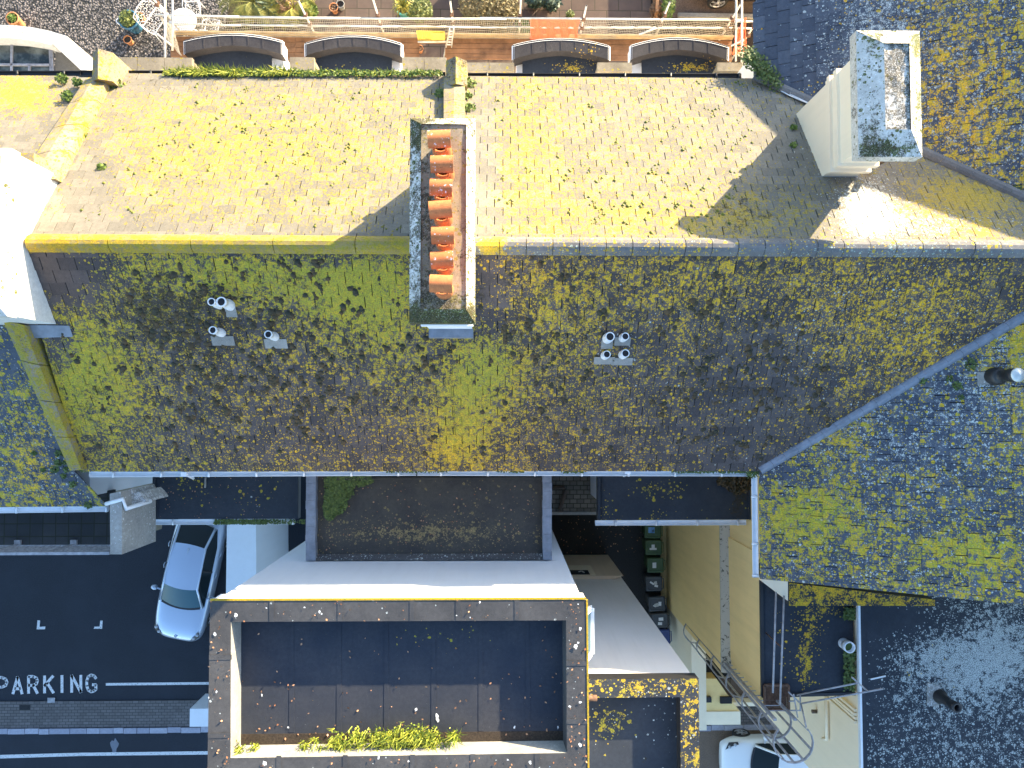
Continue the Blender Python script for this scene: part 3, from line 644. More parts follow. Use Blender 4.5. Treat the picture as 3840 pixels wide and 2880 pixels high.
for k, p in enumerate(pot_px):
    zp = zcap+.66; c = W(G(*p), zp); mb = MB(); base = Vector((c.x, c.y, zcap+.02-.03*(k % 3)))
    mb.lathe(base, [(.155, 0), (.15, .2), (.137, .36), (.147, .38), (.147, .45), (.118, .45), (.11, .1)], 22)
    po = mb.build('chimney_pot', 'terra', stc, (0, .05, 0, .18))
    ho = MB(); n = 14; an = [math.pi*q/n for q in range(n+1)]; l = .170; R2 = Matrix.Rotation(pot_off[k]*2, 3, 'Z')
    arcs = lambda xx, rr: [base+R2 @ Vector((xx, math.cos(t)*rr, .60+math.sin(t)*rr)) for t in an]
    for rr in (.134, .118):                               # half-round hood lying across the pot, open at both ends
        ho.smooth = True; ho.add(arcs(-l, rr)+arcs(l, rr), [(q, q+1, n+2+q, n+1+q) for q in range(n)]); ho.smooth = False
    for xx in (-l, l): ho.add(arcs(xx, .134)+arcs(xx, .118), [(q, q+1, n+2+q, n+1+q) for q in range(n)])
    for sy in (-1, 1):
        ho.add([base+R2 @ Vector((xx, sy*rr, .60)) for xx, rr in ((-l, .118), (l, .118), (l, .134), (-l, .134))], [(0, 1, 2, 3)])
        for sx in (-.09, .09): ho.bar(base+R2 @ Vector((sx, sy*.12, .44)), base+R2 @ Vector((sx, sy*.126, .62)), .03, .02)
    wh = [.34, .30, .42, .1, .2, .38, .08][k]
    ho.build('pot_hood', 'terra', po, blobs((0, wh*.5, 0, .30), (UV(c)[0]+(8 if k in (0, 1, 5) else -4), UV(c)[1]+4, 14, 12, (0, wh, 0, 0))))
mb = MB(); a = W(G(370, 1600), 13.05); mb.box(c0.x+.12, c1.x-.1, c0.y-.04, c0.y+.12, 12.7, 12.95); mb.build('lead_flashing', 'lead', stc)
# bays with curved parapets
def bay(parent, X0, X1, Yout, Yend, Yin, roofX0, roofX1, z, f, white=True):
    """photo columns of the parapet ends, rows of outer crown / ends, inner crown, then roof columns"""
    p0, p1 = W((X0, Yend), z), W((X1, Yend), z); yo = W(((X0+X1)/2, Yout), z).y; yi = W(((X0+X1)/2, Yin), z).y
    cx, hw_ = (p0.x+p1.x)/2, (p1.x-p0.x)/2; ye = (p0.y+p1.y)/2; n = 20
    thk = yo-yi
    out = [Vector((cx+hw_*(2*k/n-1), ye+(yo-ye)*(1-(2*k/n-1)**2), 0)) for k in range(n+1)]
    inn = [Vector((p.x, p.y-thk*(1.0+.15*abs(2*k/n-1)), 0)) for k, p in enumerate(out)]
    r0, r1 = W((roofX0, 276), z-.3).x, W((roofX1, 276), z-.3).x
    mb = MB(); mb.m = 0
    yb = W(((X0+X1)/2, 284), z-.3).y-.25
    w0, w1 = p0.x+.09, p1.x-.09
    body = [(w0, yb), (w1, yb)] + [(min(w1, max(w0, p.x)), p.y-.10) for p in out[::-1]]
    mb.prism(body, 3.9, z-.425)
    mb.prism([(r0, yb), (r1, yb), (r1, inn[-1].y+.02), (r0, inn[0].y+.02)], z-.424, z-.36)
    by = mb.build('bay_window', 'render_w', parent)
    mb = MB(); rp = [(r0-.02, yb), (r1+.02, yb)] + [(min(r1+.02, max(r0-.02, p.x)), p.y+.05) for p in inn[::-1] if r0-.03 <= p.x <= r1+.03]
    mb.prism(rp, z-.358, z-.30); ym = inn[10].y; mb.grid((r0-.015, yb, z-.296), (r1+.015, yb, z-.296), (r1+.015, ym, z-.296), (r0-.015, ym, z-.296), 20, 10); mb.build('bay_roof', 'felt_blue', by, f)
    mb = MB()
    for k in range(n):
        a, b2, c, d = out[k], out[k+1], inn[k+1], inn[k]
        z0, z1 = z-.42, z
        vs = [(a.x, a.y, z0), (b2.x, b2.y, z0), (c.x, c.y, z0), (d.x, d.y, z0), (a.x, a.y, z1), (b2.x, b2.y, z1), (c.x, c.y, z1-.03), (d.x, d.y, z1-.03)]
        mb.m = 0; mb.add(vs, [(4, 7, 6, 5)]); mb.add(vs, [(3, 2, 6, 7)]); mb.m = 1; mb.add(vs, [(0, 1, 5, 4)]); mb.add(vs, [(0, 3, 2, 1)])
        if k == 0: mb.add(vs, [(0, 4, 7, 3)])
        if k == n-1: mb.add(vs, [(1, 2, 6, 5)])
        # white painted outer nosing, slightly proud
        e = [Vector((q[0], q[1], z1+.004)) for q in (a, b2)]; up = Vector((0, .03, -.05)); inw = Vector((0, -.045, 0))
        mb.add([e[0]+up, e[1]+up, e[1]+inw, e[0]+inw], [(0, 1, 2, 3)])
    for p, q, sg in ((out[0], inn[0], -1), (out[-1], inn[-1], 1)):
        a, b2 = Vector((p.x, p.y, z+.004)), Vector((q.x, q.y, z-.026)); s_ = Vector((sg*.035, 0, -.06)); i_ = Vector((-sg*.03, 0, 0))
        mb.add([a+s_, b2+s_, b2+i_, a+i_], [(0, 1, 2, 3)])
    for k in (4, 7, 10, 13, 16):
        a, d = out[k], inn[k]; mb.m = 0; mb.bar((a.x, a.y-.05, z-.002), (d.x, d.y+.02, z-.028), .03, .012)
    mb.build('bay_parapet', ['felt_bay', 'render_w'], by, f)
    return by
lb = blobs((.02, .02, .5, 0), (750, 150, 80, 14, (.18, 0, -.3, 0)), (1245, 146, 45, 12, (.6, 0, -.1, 0)), (1500, 146, 60, 14, (.6, 0, -.1, 0)), (1270, 100, 30, 20, (.25, 0, .5, 0)))
bay(hw, *[A(1525, 0)[0], B(350, 0)[0]], 126, 152, 168, A(1600, 0)[0], B(255, 0)[0], 9.0, lb)
bay(hw, B(540, 0)[0], B(1340, 0)[0], 132, 162, 172, B(618, 0)[0], B(1255, 0)[0], 9.0, lb)
bay(he, Cc(250, 0)[0], Cc(975, 0)[0], 144, 170, 188, Cc(325, 0)[0], Cc(900, 0)[0], 9.0, lb)
bay(he, Cc(1138, 0)[0], Cc(1872, 0)[0], 141, 172, 184, Cc(1222, 0)[0], Cc(1800, 0)[0], 9.0, lb)
# vent pipes
def vent(parent, base, pl, h, r, mat, capz=None, slate=None, open_=True, pl2=None, mat2='lead'):
    b0 = WP(base, pl); mb = MB()
    mb.lathe(b0, [(r*1.35, -.1), (r*1.3, .12), (r*1.02, .2), (r, .22), (r, h*.8), (r*1.15, h*.8), (r*1.15, h), (r*.92, h), (r*.9, h*.6)], 16)
    mb.m = 1; mb.disc(b0+Vector((0, 0, h*.93)), r*.92); h_ = h  # near-black disc stands in for the shade down the pipe
    v_ = mb.build('vent_pipe', [mat, 'dark'], parent)
    if slate:
        n = pl[1]; ux = Vector((1, 0, 0)); ux = (ux-n*ux.dot(n)).normalized(); uy = n.cross(ux); q = MB()
        q.obox(b0+n*.024+uy*slate[2], ux*slate[0], uy*slate[1], n*.006); q.build('pipe_flashing', mat2, v_)
    return v_
vent(hw, E(1815, 1420), PS, .34, .060, 'pvc_w'); vent(hw, E(1908, 1425), PS, .42, .075, 'pvc_w', slate=(.10, .13, -.1), mat2='conc')
vent(hw, Fz(1838, 215), PS, .42, .062, 'pvc_w', slate=(.21, .10, -.16), mat2='conc'); vent(hw, U(594, 727), PS, .40, .062, 'pvc_w', slate=(.21, .10, -.14), mat2='conc')
for p, h, r, sl_ in (((1312, 731), .34, .075, (.11, .09, -.12)), ((1345, 730), .30, .062, (.15, .09, -.06)), ((1306, 768), .30, .062, (.2, .08, -.10)), ((1345, 766), .32, .066, (.2, .08, -.14))):
    vent(he, U(*p), PS, h, r, 'pvc_w', slate=sl_, mat2='conc')
# ================================================================== NEIGHBOUR ON THE WEST
hn = thing('neighbour_house', (-12, 2, 0), 'neighbouring house at the left edge with tall white chimney and glazed bay', 'house')
d3 = Vector((0, 0, -.12)); PN2, PS2 = (PN[0]+d3, PN[1]), (PS[0]+d3, PS[1])
wx = -22
slates('roof_slope', 'slate_sun', hn, on(PN2, -16, NL.y), on(PN2, -15, NL.y), PN2, [[on(PN2, wx, NL.y-.02), on(PN2, wx, RL.y), on(PN2, -8.5, RL.y), on(PN2, -8.7, NL.y-.02)]], f_wn, rnd=8)
e0, e1 = WP((0, 1905), PS2), WP((404, 1897), PS2)
slates('roof_slope', 'slate_blue', hn, e0, e1, PS2, [[on(PS2, wx, e0.y), Vector(e1), WP((275, 1762), PS2), on(PS2, wx, WP((275, 1762), PS2).y)], [on(PS2, wx, WP((275, 1762), PS2).y), WP((275, 1762), PS2), WP((90, 1215), PS2), on(PS2, -8.9, RL.y), on(PS2, wx, RL.y)]], f_ws, rnd=9)
wall_block('wall', [(wx, e0.y+.25), (-9.0, e0.y+.25), (-8.9, 6.9), (wx, 6.9)], 0, 10.2, 'render_w', hn)
gutter('gutter', W((-200, 1916), 10.2), W((405, 1908), 10.2), 'pvc_w', hn)
gutter('gutter', W((-200, 276), ZE-.18), W((300, 276), ZE-.18), 'pvc_b', hn)
ridge_caps('ridge_tiles', Vector((wx, RL.y, ZR-.12)), Vector((-8.6, RL.y, ZR-.12)), 'ridge_grey', hn, (.3, .1, .5, 0))
a, b_ = W((38, 1181), 14.16), W((38, 570), 14.16)
cx1 = -8.13; yN, yS = 4.3, 1.56
stw = chimney(hn, (cx1-1.5, cx1+.03, yS-.03, yN+.03), 14.25, (cx1-1.42, cx1, yS, yN), 9, ['mossy_wall'], (.1, .1, .4, .05), (.2, .1, .4, .1), bands=False, rim=.2, drop=.05)
ob = [o for o in bpy.data.objects if o.name.startswith('chimney') and o.parent == hn][0]
mb = MB()                                              # sloping haunch of the stack down the north side
mb.box(cx1-1.4, cx1-.15, yN-.02, yN+.25, 11.5, 13.4, None, None)
mb.build('chimney_haunch', 'coping', stw, (.4, .0, .6, 0))
mb = MB(); p = [WP(q, (PS[0]+Vector((0, 0, .03)), PS[1])) for q in (Fz(200, 150), Fz(575, 158), Fz(605, 250), Fz(250, 262))]
mb.add(p, [(0, 1, 2, 3)]); mb.build('lead_flashing', 'lead', stw)
# its bay: white curved parapet round a glazed roof
z = 9.2
mb = MB(); n = 14; out = []; inn = []
for k in range(n+1):
    t = k/n; x = -1400+t*1955; q = W((x*.4521, (205+ (95*(max(0, x)/560)**2))*.4521), z); out.append(q)
    x2 = -1400+t*1820; inn.append(W((x2*.4521, (312+60*(max(0, x2)/420)**2)*.4521), z))
for k in range(n):
    a, b2, c, d = out[k], out[k+1], inn[k+1], inn[k]
    mb.prism([a, b2, c, d], z-.5, z)
bn = mb.build('bay_parapet', 'mossy_wall', hn, blobs((.02, .1, .3, .0), (30, 60, 40, 12, (.3, 0, .6, 0))))
mb = MB(); e = [W(p, z) for p in (A(555, 300), A(600, 400), A(715, 500), A(715, 600), A(690, 600), A(440, 365))]
mb.prism([(q.x, q.y) for q in e], z-3, z-.004); mb.build('bay_cheek', 'mossy_wall', hn, (0, .1, .3, 0))
mb = MB(); g_ = [W(p, z-.35) for p in (A(-500, 330), A(430, 365), A(425, 640), A(-500, 640))]; mb.prism([(q.x, q.y) for q in g_], z-.45, z-.36)
gl = mb.build('glass_roof', 'glass_roof', hn)
mb = MB()
for p, q in ((A(-300, 535), A(425, 540)), (A(428, 365), A(440, 640)), (A(415, 365), A(425, 640)), (A(100, 350), A(95, 640)), (A(245, 540), A(245, 640))): mb.bar(W(p, z-.345), W(q, z-.345), .05, .04)
mb.build('glazing_bar', 'rail_grey', gl)
mb = MB(); g_ = [W(p, z-.40) for p in (A(465, 385), A(600, 480), A(705, 600), A(690, 660), A(460, 660))]; mb.prism([(q.x, q.y) for q in g_], z-.6, z-.38); mb.build('bay_roof', 'slate_sun', hn, (.0, 0, .5, .0))
# south balcony of the neighbour
zb = 9.5
mb = MB(); q = [W(p, zb) for p in ((-400, 1840), (412, 1840), (412, 2046), (-400, 2046))]; mb.prism([(p.x, p.y) for p in q], zb-.25, zb)
mb.build('balcony_floor', 'tiles', hn, None)
def railing(parent):
    zt = zb+.95; y1 = W((0, 2076), zt).y; x1 = W((412, 2060), zt).x; x0 = x1-9
    mb = MB(); mb.bar((x0, y1, zt), (x1, y1, zt), .06, .05); mb.bar((x0, y1, zb+.12), (x1, y1, zb+.12), .05, .04)
    r = mb.build('balcony_railing', 'rail_grey', parent)
    k = 0; x = x1-.05
    while x > x0:
        if k % 11 == 0: pm = MB(); pm.box(x-.035, x+.035, y1-.035, y1+.035, zb, zt-.03); pm.box(x-.07, x+.07, y1-.02, y1+.12, zb, zb+.05); pm.build('post', 'rail_grey', r)
        else: pm = MB(); pm.box(x-.014, x+.014, y1-.018, y1+.018, zb+.14, zt-.025); pm.build('baluster', 'rail_grey', r)
        x -= .115; k += 1
railing(hn)
# concrete end slab of the balcony with broken mortar top and its pipes
zt = 11.0
mb = MB(); top = [W(p, zt) for p in (I(910, 335), I(1000, 318), I(1012, 420), I(1012, 838), I(915, 838))]
mb.prism([(p.x, p.y) for p in top], 9.55, zt); mb.build('balcony_end_wall', 'conc', hn, blobs((.05, .12, .3, .12), (245, 1130, 8, 60, (0, 0, 0, .5))))
mb = MB(); rg = random.Random(4); tp = [W(I(*p), 10.6) for p in ((912, 345), (1090, 295), (1105, 330), (1150, 320), (1205, 380), (1215, 405), (1150, 420), (1010, 430), (915, 420))]
mb.prism([(p.x, p.y) for p in tp], 9.6, 10.6); mb.build('broken_concrete', 'conc', hn, (.03, .5, .3, .1))
mb = MB()
mb.tube([W(I(880, 420), 10.95), W(I(1020, 378), 11.05), W(I(1045, 460), 10.95), W(I(1250, 395), 10.4)], .045, 10); mb.build('waste_pipe', 'pvc_w', hn)
mb = MB(); q = [W(p, 6.2) for p in (I(700, 150), I(1300, 150), I(1300, 640), I(900, 640))]; mb.prism([(p.x, p.y) for p in q], 5.9, 6.2); mb.build('lower_roof', 'coping', hn, blobs((.05, .05, .3, .2), (230, 1035, 20, 15, (0, .0, 0, .5))))
# ================================================================== EAST HOUSE
hb = thing('corner_house', (8, 2, 0), 'corner house on the right with big west-facing slate roof and cream side wall', 'house')
yN0, xE = 8.85, 14.0
gS = -3.6
nE = 8.85+(xE-EX)*.544
eP = [[on(PE, EX, CN.y), on(PE, EX, yN0), on(PE, xE, nE), on(PE, xE, APX.y), APX], [CS, APX, on(PE, xE, APX.y), on(PE, xE, gS), on(PE, EX, gS)]]
slates('roof_slope', 'slate_blue', hb, on(PE, EX, 12), on(PE, EX, 11), PE, [[p for p in P] for P in eP], f_e, w=.29, g=.25, rnd=11)
mb = MB(); mb.add([on(PE, xE, gS), on(PE, xE, nE), (xE+8, nE+2, 11.2), (xE+8, gS, 11.2)], [(0, 1, 2, 3)]); mb.build('rear_slope', 'slate_blue', hb, (.3, .3, .5, 0))
ridge_caps('ridge_tiles', on(PE, xE, gS), on(PE, xE, nE), 'ridge_grey', hb, (.3, .2, .5, 0))
mb = MB(); mb.prism([(6.1, CS.y+.3), (6.1, gS+.1), (xE+7, gS+.1), (xE+7, CS.y+.3)], 0, [ZE-.1, ZE-.1, 11.0, 11.0]); mb.build('wall', 'render_c', hb)
mb = MB(); mb.prism([(6.9, 7.4), (9.5, 7.4), (xE+6, 9.5), (xE+6, 7.0), (9.5, 3.5)], 0, [11.2, 11.2, 11.2, 11.2, 11.2]); mb.build('wall', 'render_pale', hb)
mb = MB(); mb.prism([(5.72, 7.3), (5.9, 7.3), (5.9, 8.08), (5.72, 8.08)], 0, ZE-.15); mb.build('end_wall', 'render_s', hb)
# cream alley wall with its ledge
mb = MB(); mb.box(6.1, 6.35, -6.98, gS+.099, ZA-.4, 9.2); mb.build('side_wall', 'render_c', hb)
mb = MB(); mb.box(5.88, 6.098, -6.96, CS.y+.2, ZA-.4, 7.0); mb.build('lower_wall', 'render_c', hb)
mb = MB(); mb.prism([(5.86, -6.97), (6.098, -6.97), (6.098, CS.y+.2), (5.86, CS.y+.2)], 7.001, [7.06, 7.14, 7.14, 7.06]); mb.build('wall_ledge', 'ledge', hb)
mb = MB(); mb.prism([(5.74, -6.9), (5.878, -6.9), (5.878, -1.9), (5.74, -1.9)], ZA, [ZA+.05, ZA+.28, ZA+.28, ZA+.05]); mb.build('wall_plinth', 'render_c', hb)
gutter('gutter', W((2829, 1775), ZE-.06), W((2834, 2166), ZE-.06), 'pvc_w', hb)
def valley(a, b_, mat, lich, w=.10):
    d = (b_-a).normalized(); mb = MB(); s_ = Vector((-d.y, d.x, 0)).normalized(); n = 26
    for k in range(n):
        p, q = a.lerp(b_, k/n), a.lerp(b_, (k+.985)/n); pr = [(-1, .05), (-.55, .095), (0, .115), (.55, .095), (1, .05)]
        vs = [p+s_*w*x+Vector((0, 0, z_)) for x, z_ in pr]+[q+s_*w*x+Vector((0, 0, z_)) for x, z_ in pr]
        mb.add(vs, [(i, i+1, 6+i, 5+i) for i in range(4)])
    mb.build('lead_roll', mat, hb, lich)
valley(CS, APX, 'lead', None); valley(CN, APX, 'ridge_grey', (.05, .05, .3, .2))
# cream chimney
zt = 14.5; sx0, sx1, sy0, sy1 = 6.13, 6.78, 4.42, 6.1
k0, k1 = W((3221, 586), zt), W((3451, 114), zt)
ste = chimney(hb, (k0.x, k1.x, k0.y, k1.y), zt, (sx0, sx1, sy0, sy1), 10.5, 'render_pale', blobs((.24, .30, .3, .36), (1880, 300, 25, 60, (.2, 0, -.2, .3)), (1920, 325, 60, 16, (.6, 0, -.3, .4)), (1890, 90, 20, 30, (.4, 0, -.2, .2)), (1980, 90, 12, 40, (.7, 0, 0, 0)), (1985, 230, 12, 60, (.4, 0, 0, 0))), blobs((.14, .2, .8, .58), (1930, 150, 20, 40, (0, 0, 0, .3))), rim=.42, drop=.14, bedmat='capstone')
mb = MB(); mb.box(sx0-.05, sx1+.05, sy0-.05, sy1+.05, 12.2, 12.95, None, None)
mb = MB(); mb.box(sx0-.055, sx1+.055, sy0-.06, sy1+.06, 13.1, 13.2); mb.box(sx0-.03, sx1+.03, sy0-.03, sy1+.03, 13.0, 13.1); mb.build('string_band', 'render_pale', ste)
mb = MB(); mb.box(sx0-.12, sx1+.05, sy0-.10, sy0-.002, 12.2, 12.75); mb.build('lead_flashing', 'lead', ste)
mb = MB(); pb = WP(Dd(1050, 1265), (PN[0]+Vector((0, 0, .1)), PN[1])); mb.tube([pb-Vector((0, 0, .2)), pb+Vector((0, 0, .2)), pb+Vector((.09, .03, .45))], .055, 12, False); mb.m = 1; mb.disc(pb+Vector((.08, .03, .42)), .05); mb.build('flue_pipe', ['pvc_br', 'moss_sun'], hb)
mb = MB()
for k in range(3):
    o = k*7; mb.tube([WP(Dd(345, 652+o), (PN[0]+Vector((0, 0, .06)), PN[1])), WP(Dd(450, 700+o*1.6), (PN[0]+Vector((0, 0, .08)), PN[1])), WP(Dd(580, 768+o*.7), (PN[0]+Vector((0, 0, .08)), PN[1]))], .011, 6)
tag(mb.build('cable', 'pvc_w'), 'white cables running along the valley to the cream chimney', 'cable')
bp = WP(O(1990, 425), PE); mb = MB(); tp_ = bp+Vector((0.05, 0, .75))
mb.lathe(bp, [(.17, -.1), (.17, .12), (.12, .18), (.10, .19), (.10, .40), (.125, .41), (.125, .58), (.02, .60)], 18); fl = mb.build('flue_pipe', 'pvc_b', hb)
mb = MB(); mb.lathe(bp+Vector((.0, 0, .60)), [(.13, 0), (.12, .03), (.0, .06)], 18); mb.build('flue_cap', 'alu', fl)
mb = MB(); p = [WP(O(*q), (PE[0]+Vector((0, 0, .035)), PE[1])) for q in ((1860, 392), (1955, 392), (1955, 488), (1860, 488))]; mb.add(p, [(0, 1, 2, 3)]); mb.build('pipe_flashing', 'conc', fl, (0, .1, 0, 0))
# small slated strip and gable trim at the foot of the east roof
# ================================================================== FLAT-ROOFED BUILDING, SOUTH-EAST
hs = thing('flat_roofed_building', (7, -6, 0), 'flat black-roofed building with pale lichen at the lower right corner', 'building')
zw, ze = 9.4, 9.62; xe0 = W((3222, 2300), ze).x
def sheet(name, pts, z, mat, parent, lich, nx=24, ny=24):
    mb = MB(); mb.grid(*[W(p, z) if not isinstance(p, Vector) else p for p in pts], nx, ny); return mb.build(name, mat, parent, lich)
f_wf = blobs((.03, .03, .5, .02), (1745, 1360, 30, 45, (.42, 0, .2, 0)), (1740, 1440, 28, 50, (.45, 0, .2, 0)), (1790, 1320, 60, 14, (.4, 0, 0, 0)), (1690, 1390, 10, 70, (.15, 0, .2, 0)), (1840, 1340, 12, 30, (0, 0, 0, .6)))
f_ef = blobs((.05, .41, .4, .03), (1900, 1340, 140, 36, (-.1, -.5, 0, 0)), (2100, 1440, 110, 90, (0, .26, .1, .0)), (2010, 1420, 60, 60, (.03, .1, .1, 0)), (1880, 1450, 40, 150, (0, -.28, 0, 0)), (2160, 1400, 70, 60, (0, .2, 0, 0)), (1870, 1620, 30, 60, (0, .1, 0, 0)))
a, b_, c, d = [W(p, zw) for p in ((2849, 2130), (3240, 2130), (3240, 2598), (2849, 2608))]
mb = MB(); mb.prism([(a.x, gS+.2), (xe0-.005, gS+.2), (xe0-.005, c.y+.03), (a.x+.02, d.y+.03)], 0, zw-.05); mb.build('wall', 'render_c', hs)
sheet('roof_deck', [Vector((a.x, d.y, zw)), Vector((xe0-.03, c.y, zw)), Vector((xe0-.03, gS+.1, zw)), Vector((a.x, gS+.1, zw))], zw, 'felt_blue', hs, f_wf, 40, 40)
mb = MB(); mb.bar((a.x+.02, d.y, zw+.02), (a.x+.02, gS, zw+.02), .07, .07); mb.build('roof_edge', 'pvc_b', hs); mb = MB(); mb.bar((a.x, d.y, zw+.02), (xe0-.03, c.y, zw+.02), .07, .07); mb.build('roof_edge', 'pvc_b', hs); mb = MB()
mb.add([(a.x+.1, d.y+.1, zw+.004), (a.x+.3, d.y+.1, zw+.004), (a.x+.3, gS, zw+.004), (a.x+.1, gS, zw+.004)], [(0, 1, 2, 3)]); mb.build('felt_lap', 'felt_blue', hs)
ys = xe0*-1.167
mb = MB(); mb.box(xe0+.02, 22, ys+.02, gS-.0, 0, ze-.05); mb.build('wall', 'render_pale', hs)
sheet('roof_deck', [Vector((xe0, ys, ze)), Vector((15, ys, ze)), Vector((15, gS-.02, ze)), Vector((xe0, gS-.02, ze))], ze, 'felt_blue', hs, f_ef, 70, 60)
mb = MB(); mb.bar((xe0-.02, ys, ze), (xe0-.02, gS-.55, ze), .05, .10)
mb.build('roof_edge', 'pvc_w', hs)
mb = MB(); mb.bar((xe0+.06, ys, ze+.02), (xe0+.06, gS-.05, ze+.02), .10, .05); mb.build('kerb_upstand', 'felt_blue', hs)
zt_ = 10.15; q = [W(p, zt_) for p in (N(440, 262), N(1540, 390), N(1540, 436), N(440, 436))]
mb = MB(); mb.grid(q[3], q[2], q[1], q[0], 26, 5); mb.build('mossy_strip_roof', 'felt_blue', hs, (.55, .02, .6, .35))
mb = MB(); q0 = [(p.x, p.y) for p in q]; mb.prism(q0, zw+.02, zt_-.01); mb.build('strip_wall', 'felt_blue', hs)
mb = MB(); q = [W(p, 10.3) for p in (N(238, 236), N(432, 254), N(432, 400), N(238, 252))]; mb.prism([(p.x, p.y) for p in q], 10.1, 10.3); mb.build('gable_trim', 'render_pale', hs)
b0 = W(N(848, 716), zw); mb = MB(); mb.lathe(b0, [(.12, 0), (.12, .10), (.105, .12), (.105, .16), (.13, .16), (.13, .32), (.105, .32), (.10, .1)], 18); mb.m = 1; mb.disc(b0+Vector((0, 0, .22)), .1); mb.build('vent_pipe', ['pvc_w', 'moss_green'], hs)
b0 = W(N(1570, 1115), ze); mb = MB(); mb.lathe(b0, [(.16, 0), (.16, .08), (.10, .14), (.10, .34), (.085, .36), (.085, .5), (.11, .5), (.11, .66), (.07, .66), (.07, .5)], 18); fl = mb.build('flue_pipe', 'pvc_b', hs)
mb = MB(); q = [W(p, ze+.03) for p in (N(1488, 1020), N(1575, 1040), N(1570, 1205), N(1482, 1185))]; mb.prism([(p.x, p.y) for p in q], ze+.005, ze+.03); mb.build('pipe_flashing', 'conc', fl, (0, .5, 0, 0))
mb = MB(); mb.bar(W(N(1055, 990), ze+.03), W(N(1168, 965), ze+.03), .03, .02); mb.build('loose_batten', 'pvc_w', hs)
mb = MB(); x = xe0+.0; mb.tube([(x-.06, -7.05, 8.0), (x-.06, -8.3, 8.0), (x-.02, -8.42, 7.7)], .045, 10); mb.build('waste_pipe', 'render_pale', hs)
mb = MB(); mb.tube([(x, -7.9, 7.3), (x-.12, -7.9, 7.3)], .05, 10); mb.build('wall_outlet', 'pvc_br', hs)
for k in range(4):
    mb = MB(); mb.box(x-.05-.02*(k % 2), x+.1, -7.02-.09*k, -6.96-.09*k, 0, ze-.2); mb.build('corner_moulding', 'render_pale', hs)
# courtyard, boundary wall, steps
mb = MB(); y1 = -6.96
mb.box(6.07, 6.53, -10.15, y1, 0, 3.3); tag(mb.build('boundary_wall', 'render_pale', None), 'tan topped boundary wall running from the cream house to the street', 'wall')
mb = MB(); q = [W(p, .9) for p in (M(690, 700), M(820, 700), M(1060, 1045), M(690, 1045))]; mb.prism([(p.x, p.y) for p in q], 0, .9)
mb.m = 1; yy = W(M(690, 1052), .92).y; mb.box(q[0].x, W(M(1072, 1060), .9).x, yy-.28, yy, 0, .94); mb.box(q[0].x, W(M(1075, 1100), .7).x, yy-.55, yy-.281, 0, .72)
tag(mb.build('entrance_step', ['render_c', 'render_pale']), 'tan entrance platform with white edged steps beside the boundary wall', 'steps')
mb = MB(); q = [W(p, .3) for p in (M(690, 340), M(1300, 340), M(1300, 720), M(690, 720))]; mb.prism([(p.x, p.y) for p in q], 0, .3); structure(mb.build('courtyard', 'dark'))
mb = MB(); q = [W(p, .35) for p in (M(830, 700), M(1300, 700), M(1330, 950), M(1000, 950))]; mb.prism([(p.x, p.y) for p in q], 0, .35); structure(mb.build('paving', 'slabs'))
mb = MB(); q = [W(p, .75) for p in (M(985, 955), M(1400, 955), M(1400, 995), M(1000, 995))]; mb.prism([(p.x, p.y) for p in q], 0, .75); tag(mb.build('low_wall', 'render_pale'), 'low white wall across the courtyard under the caged ladder', 'wall')
c = W(M(920, 928), .95); mb = MB(); mb.box(c.x-.2, c.x+.2, c.y-.11, c.y+.11, .9, 1.0); tag(mb.build('boot_scraper', 'dark'), 'black oval boot tray on the tan entrance platform', 'tray')
c = W(M(725, 912), .95); mb = MB(); mb.box(c.x-.1, c.x+.1, c.y-.08, c.y+.08, .9, 1.05); mb.box(c.x-.05, c.x+.13, c.y-.13, c.y, .9, .98); tag(mb.build('black_bag', 'pvc_b'), 'small black object on the platform beside the tan boundary wall', 'bag')
# ================================================================== CAGED LADDER
lad = thing('caged_ladder', (6.3, -7, 0), 'rusty caged escape ladder with mesh landing at the corner of the flat roof', 'ladder')
q = [W(p, 9.5) for p in (N(255, 1035), N(435, 1040), N(435, 1222), N(252, 1218))]
mb = MB(); x0, x1, y0, y1 = q[0].x, q[1].x, q[3].y, q[0].y; n = 20
for k in range(n+1): t = k/n; mb.bar((x0+(x1-x0)*t, y0, 9.5), (x0+(x1-x0)*t, y1, 9.5), .012, .02); mb.bar((x0, y0+(y1-y0)*t, 9.49), (x1, y0+(y1-y0)*t, 9.49), .012, .02)
mb.bar((x0, y0, 9.5), (x1, y0, 9.5), .05, .06); mb.bar((x0, y1, 9.5), (x1, y1, 9.5), .05, .06); mb.bar((x0, y0, 9.5), (x0, y1, 9.5), .05, .06); mb.bar((x1, y0, 9.5), (x1, y1, 9.5), .05, .06)
mb.m = 1; mb.box(x0+.03, x1-.03, y0+.03, y1-.03, 9.44, 9.46)
mb.build('landing', ['rust', 'dark'], lad)
for p, q_ in ((N(342, 332), N(318, 1092)), (N(402, 360), N(372, 1180))):
    mb = MB(); mb.tube([W(p, 10.4), W(q_, 10.55)], .022, 8); mb.build('handrail', 'rail_grey', lad)
mb = MB(); mb.tube([W(N(265, 640), 9.45), W(N(385, 750), 10.45)], .016, 8); mb.build('brace', 'rust', lad)
for p, q_, za, zb_ in ((N(500, 1108), N(958, 1018), 9.9, 10.9), (N(535, 1172), N(1150, 1062), 10.0, 10.9), (N(915, 975), N(1030, 1078), 10.9, 10.7)):
    mb = MB(); mb.tube([W(p, za), W(q_, zb_)], .018, 8); mb.build('stay_rod', 'rail_grey', lad)
lx, ly = 6.17, -7.02
for sx in (-.22, .22):
    mb = MB(); mb.bar((lx+sx, ly+.30, .5), (lx+sx, ly+.30, 10.5), .045, .07); mb.build('stile', 'rail_grey', lad)
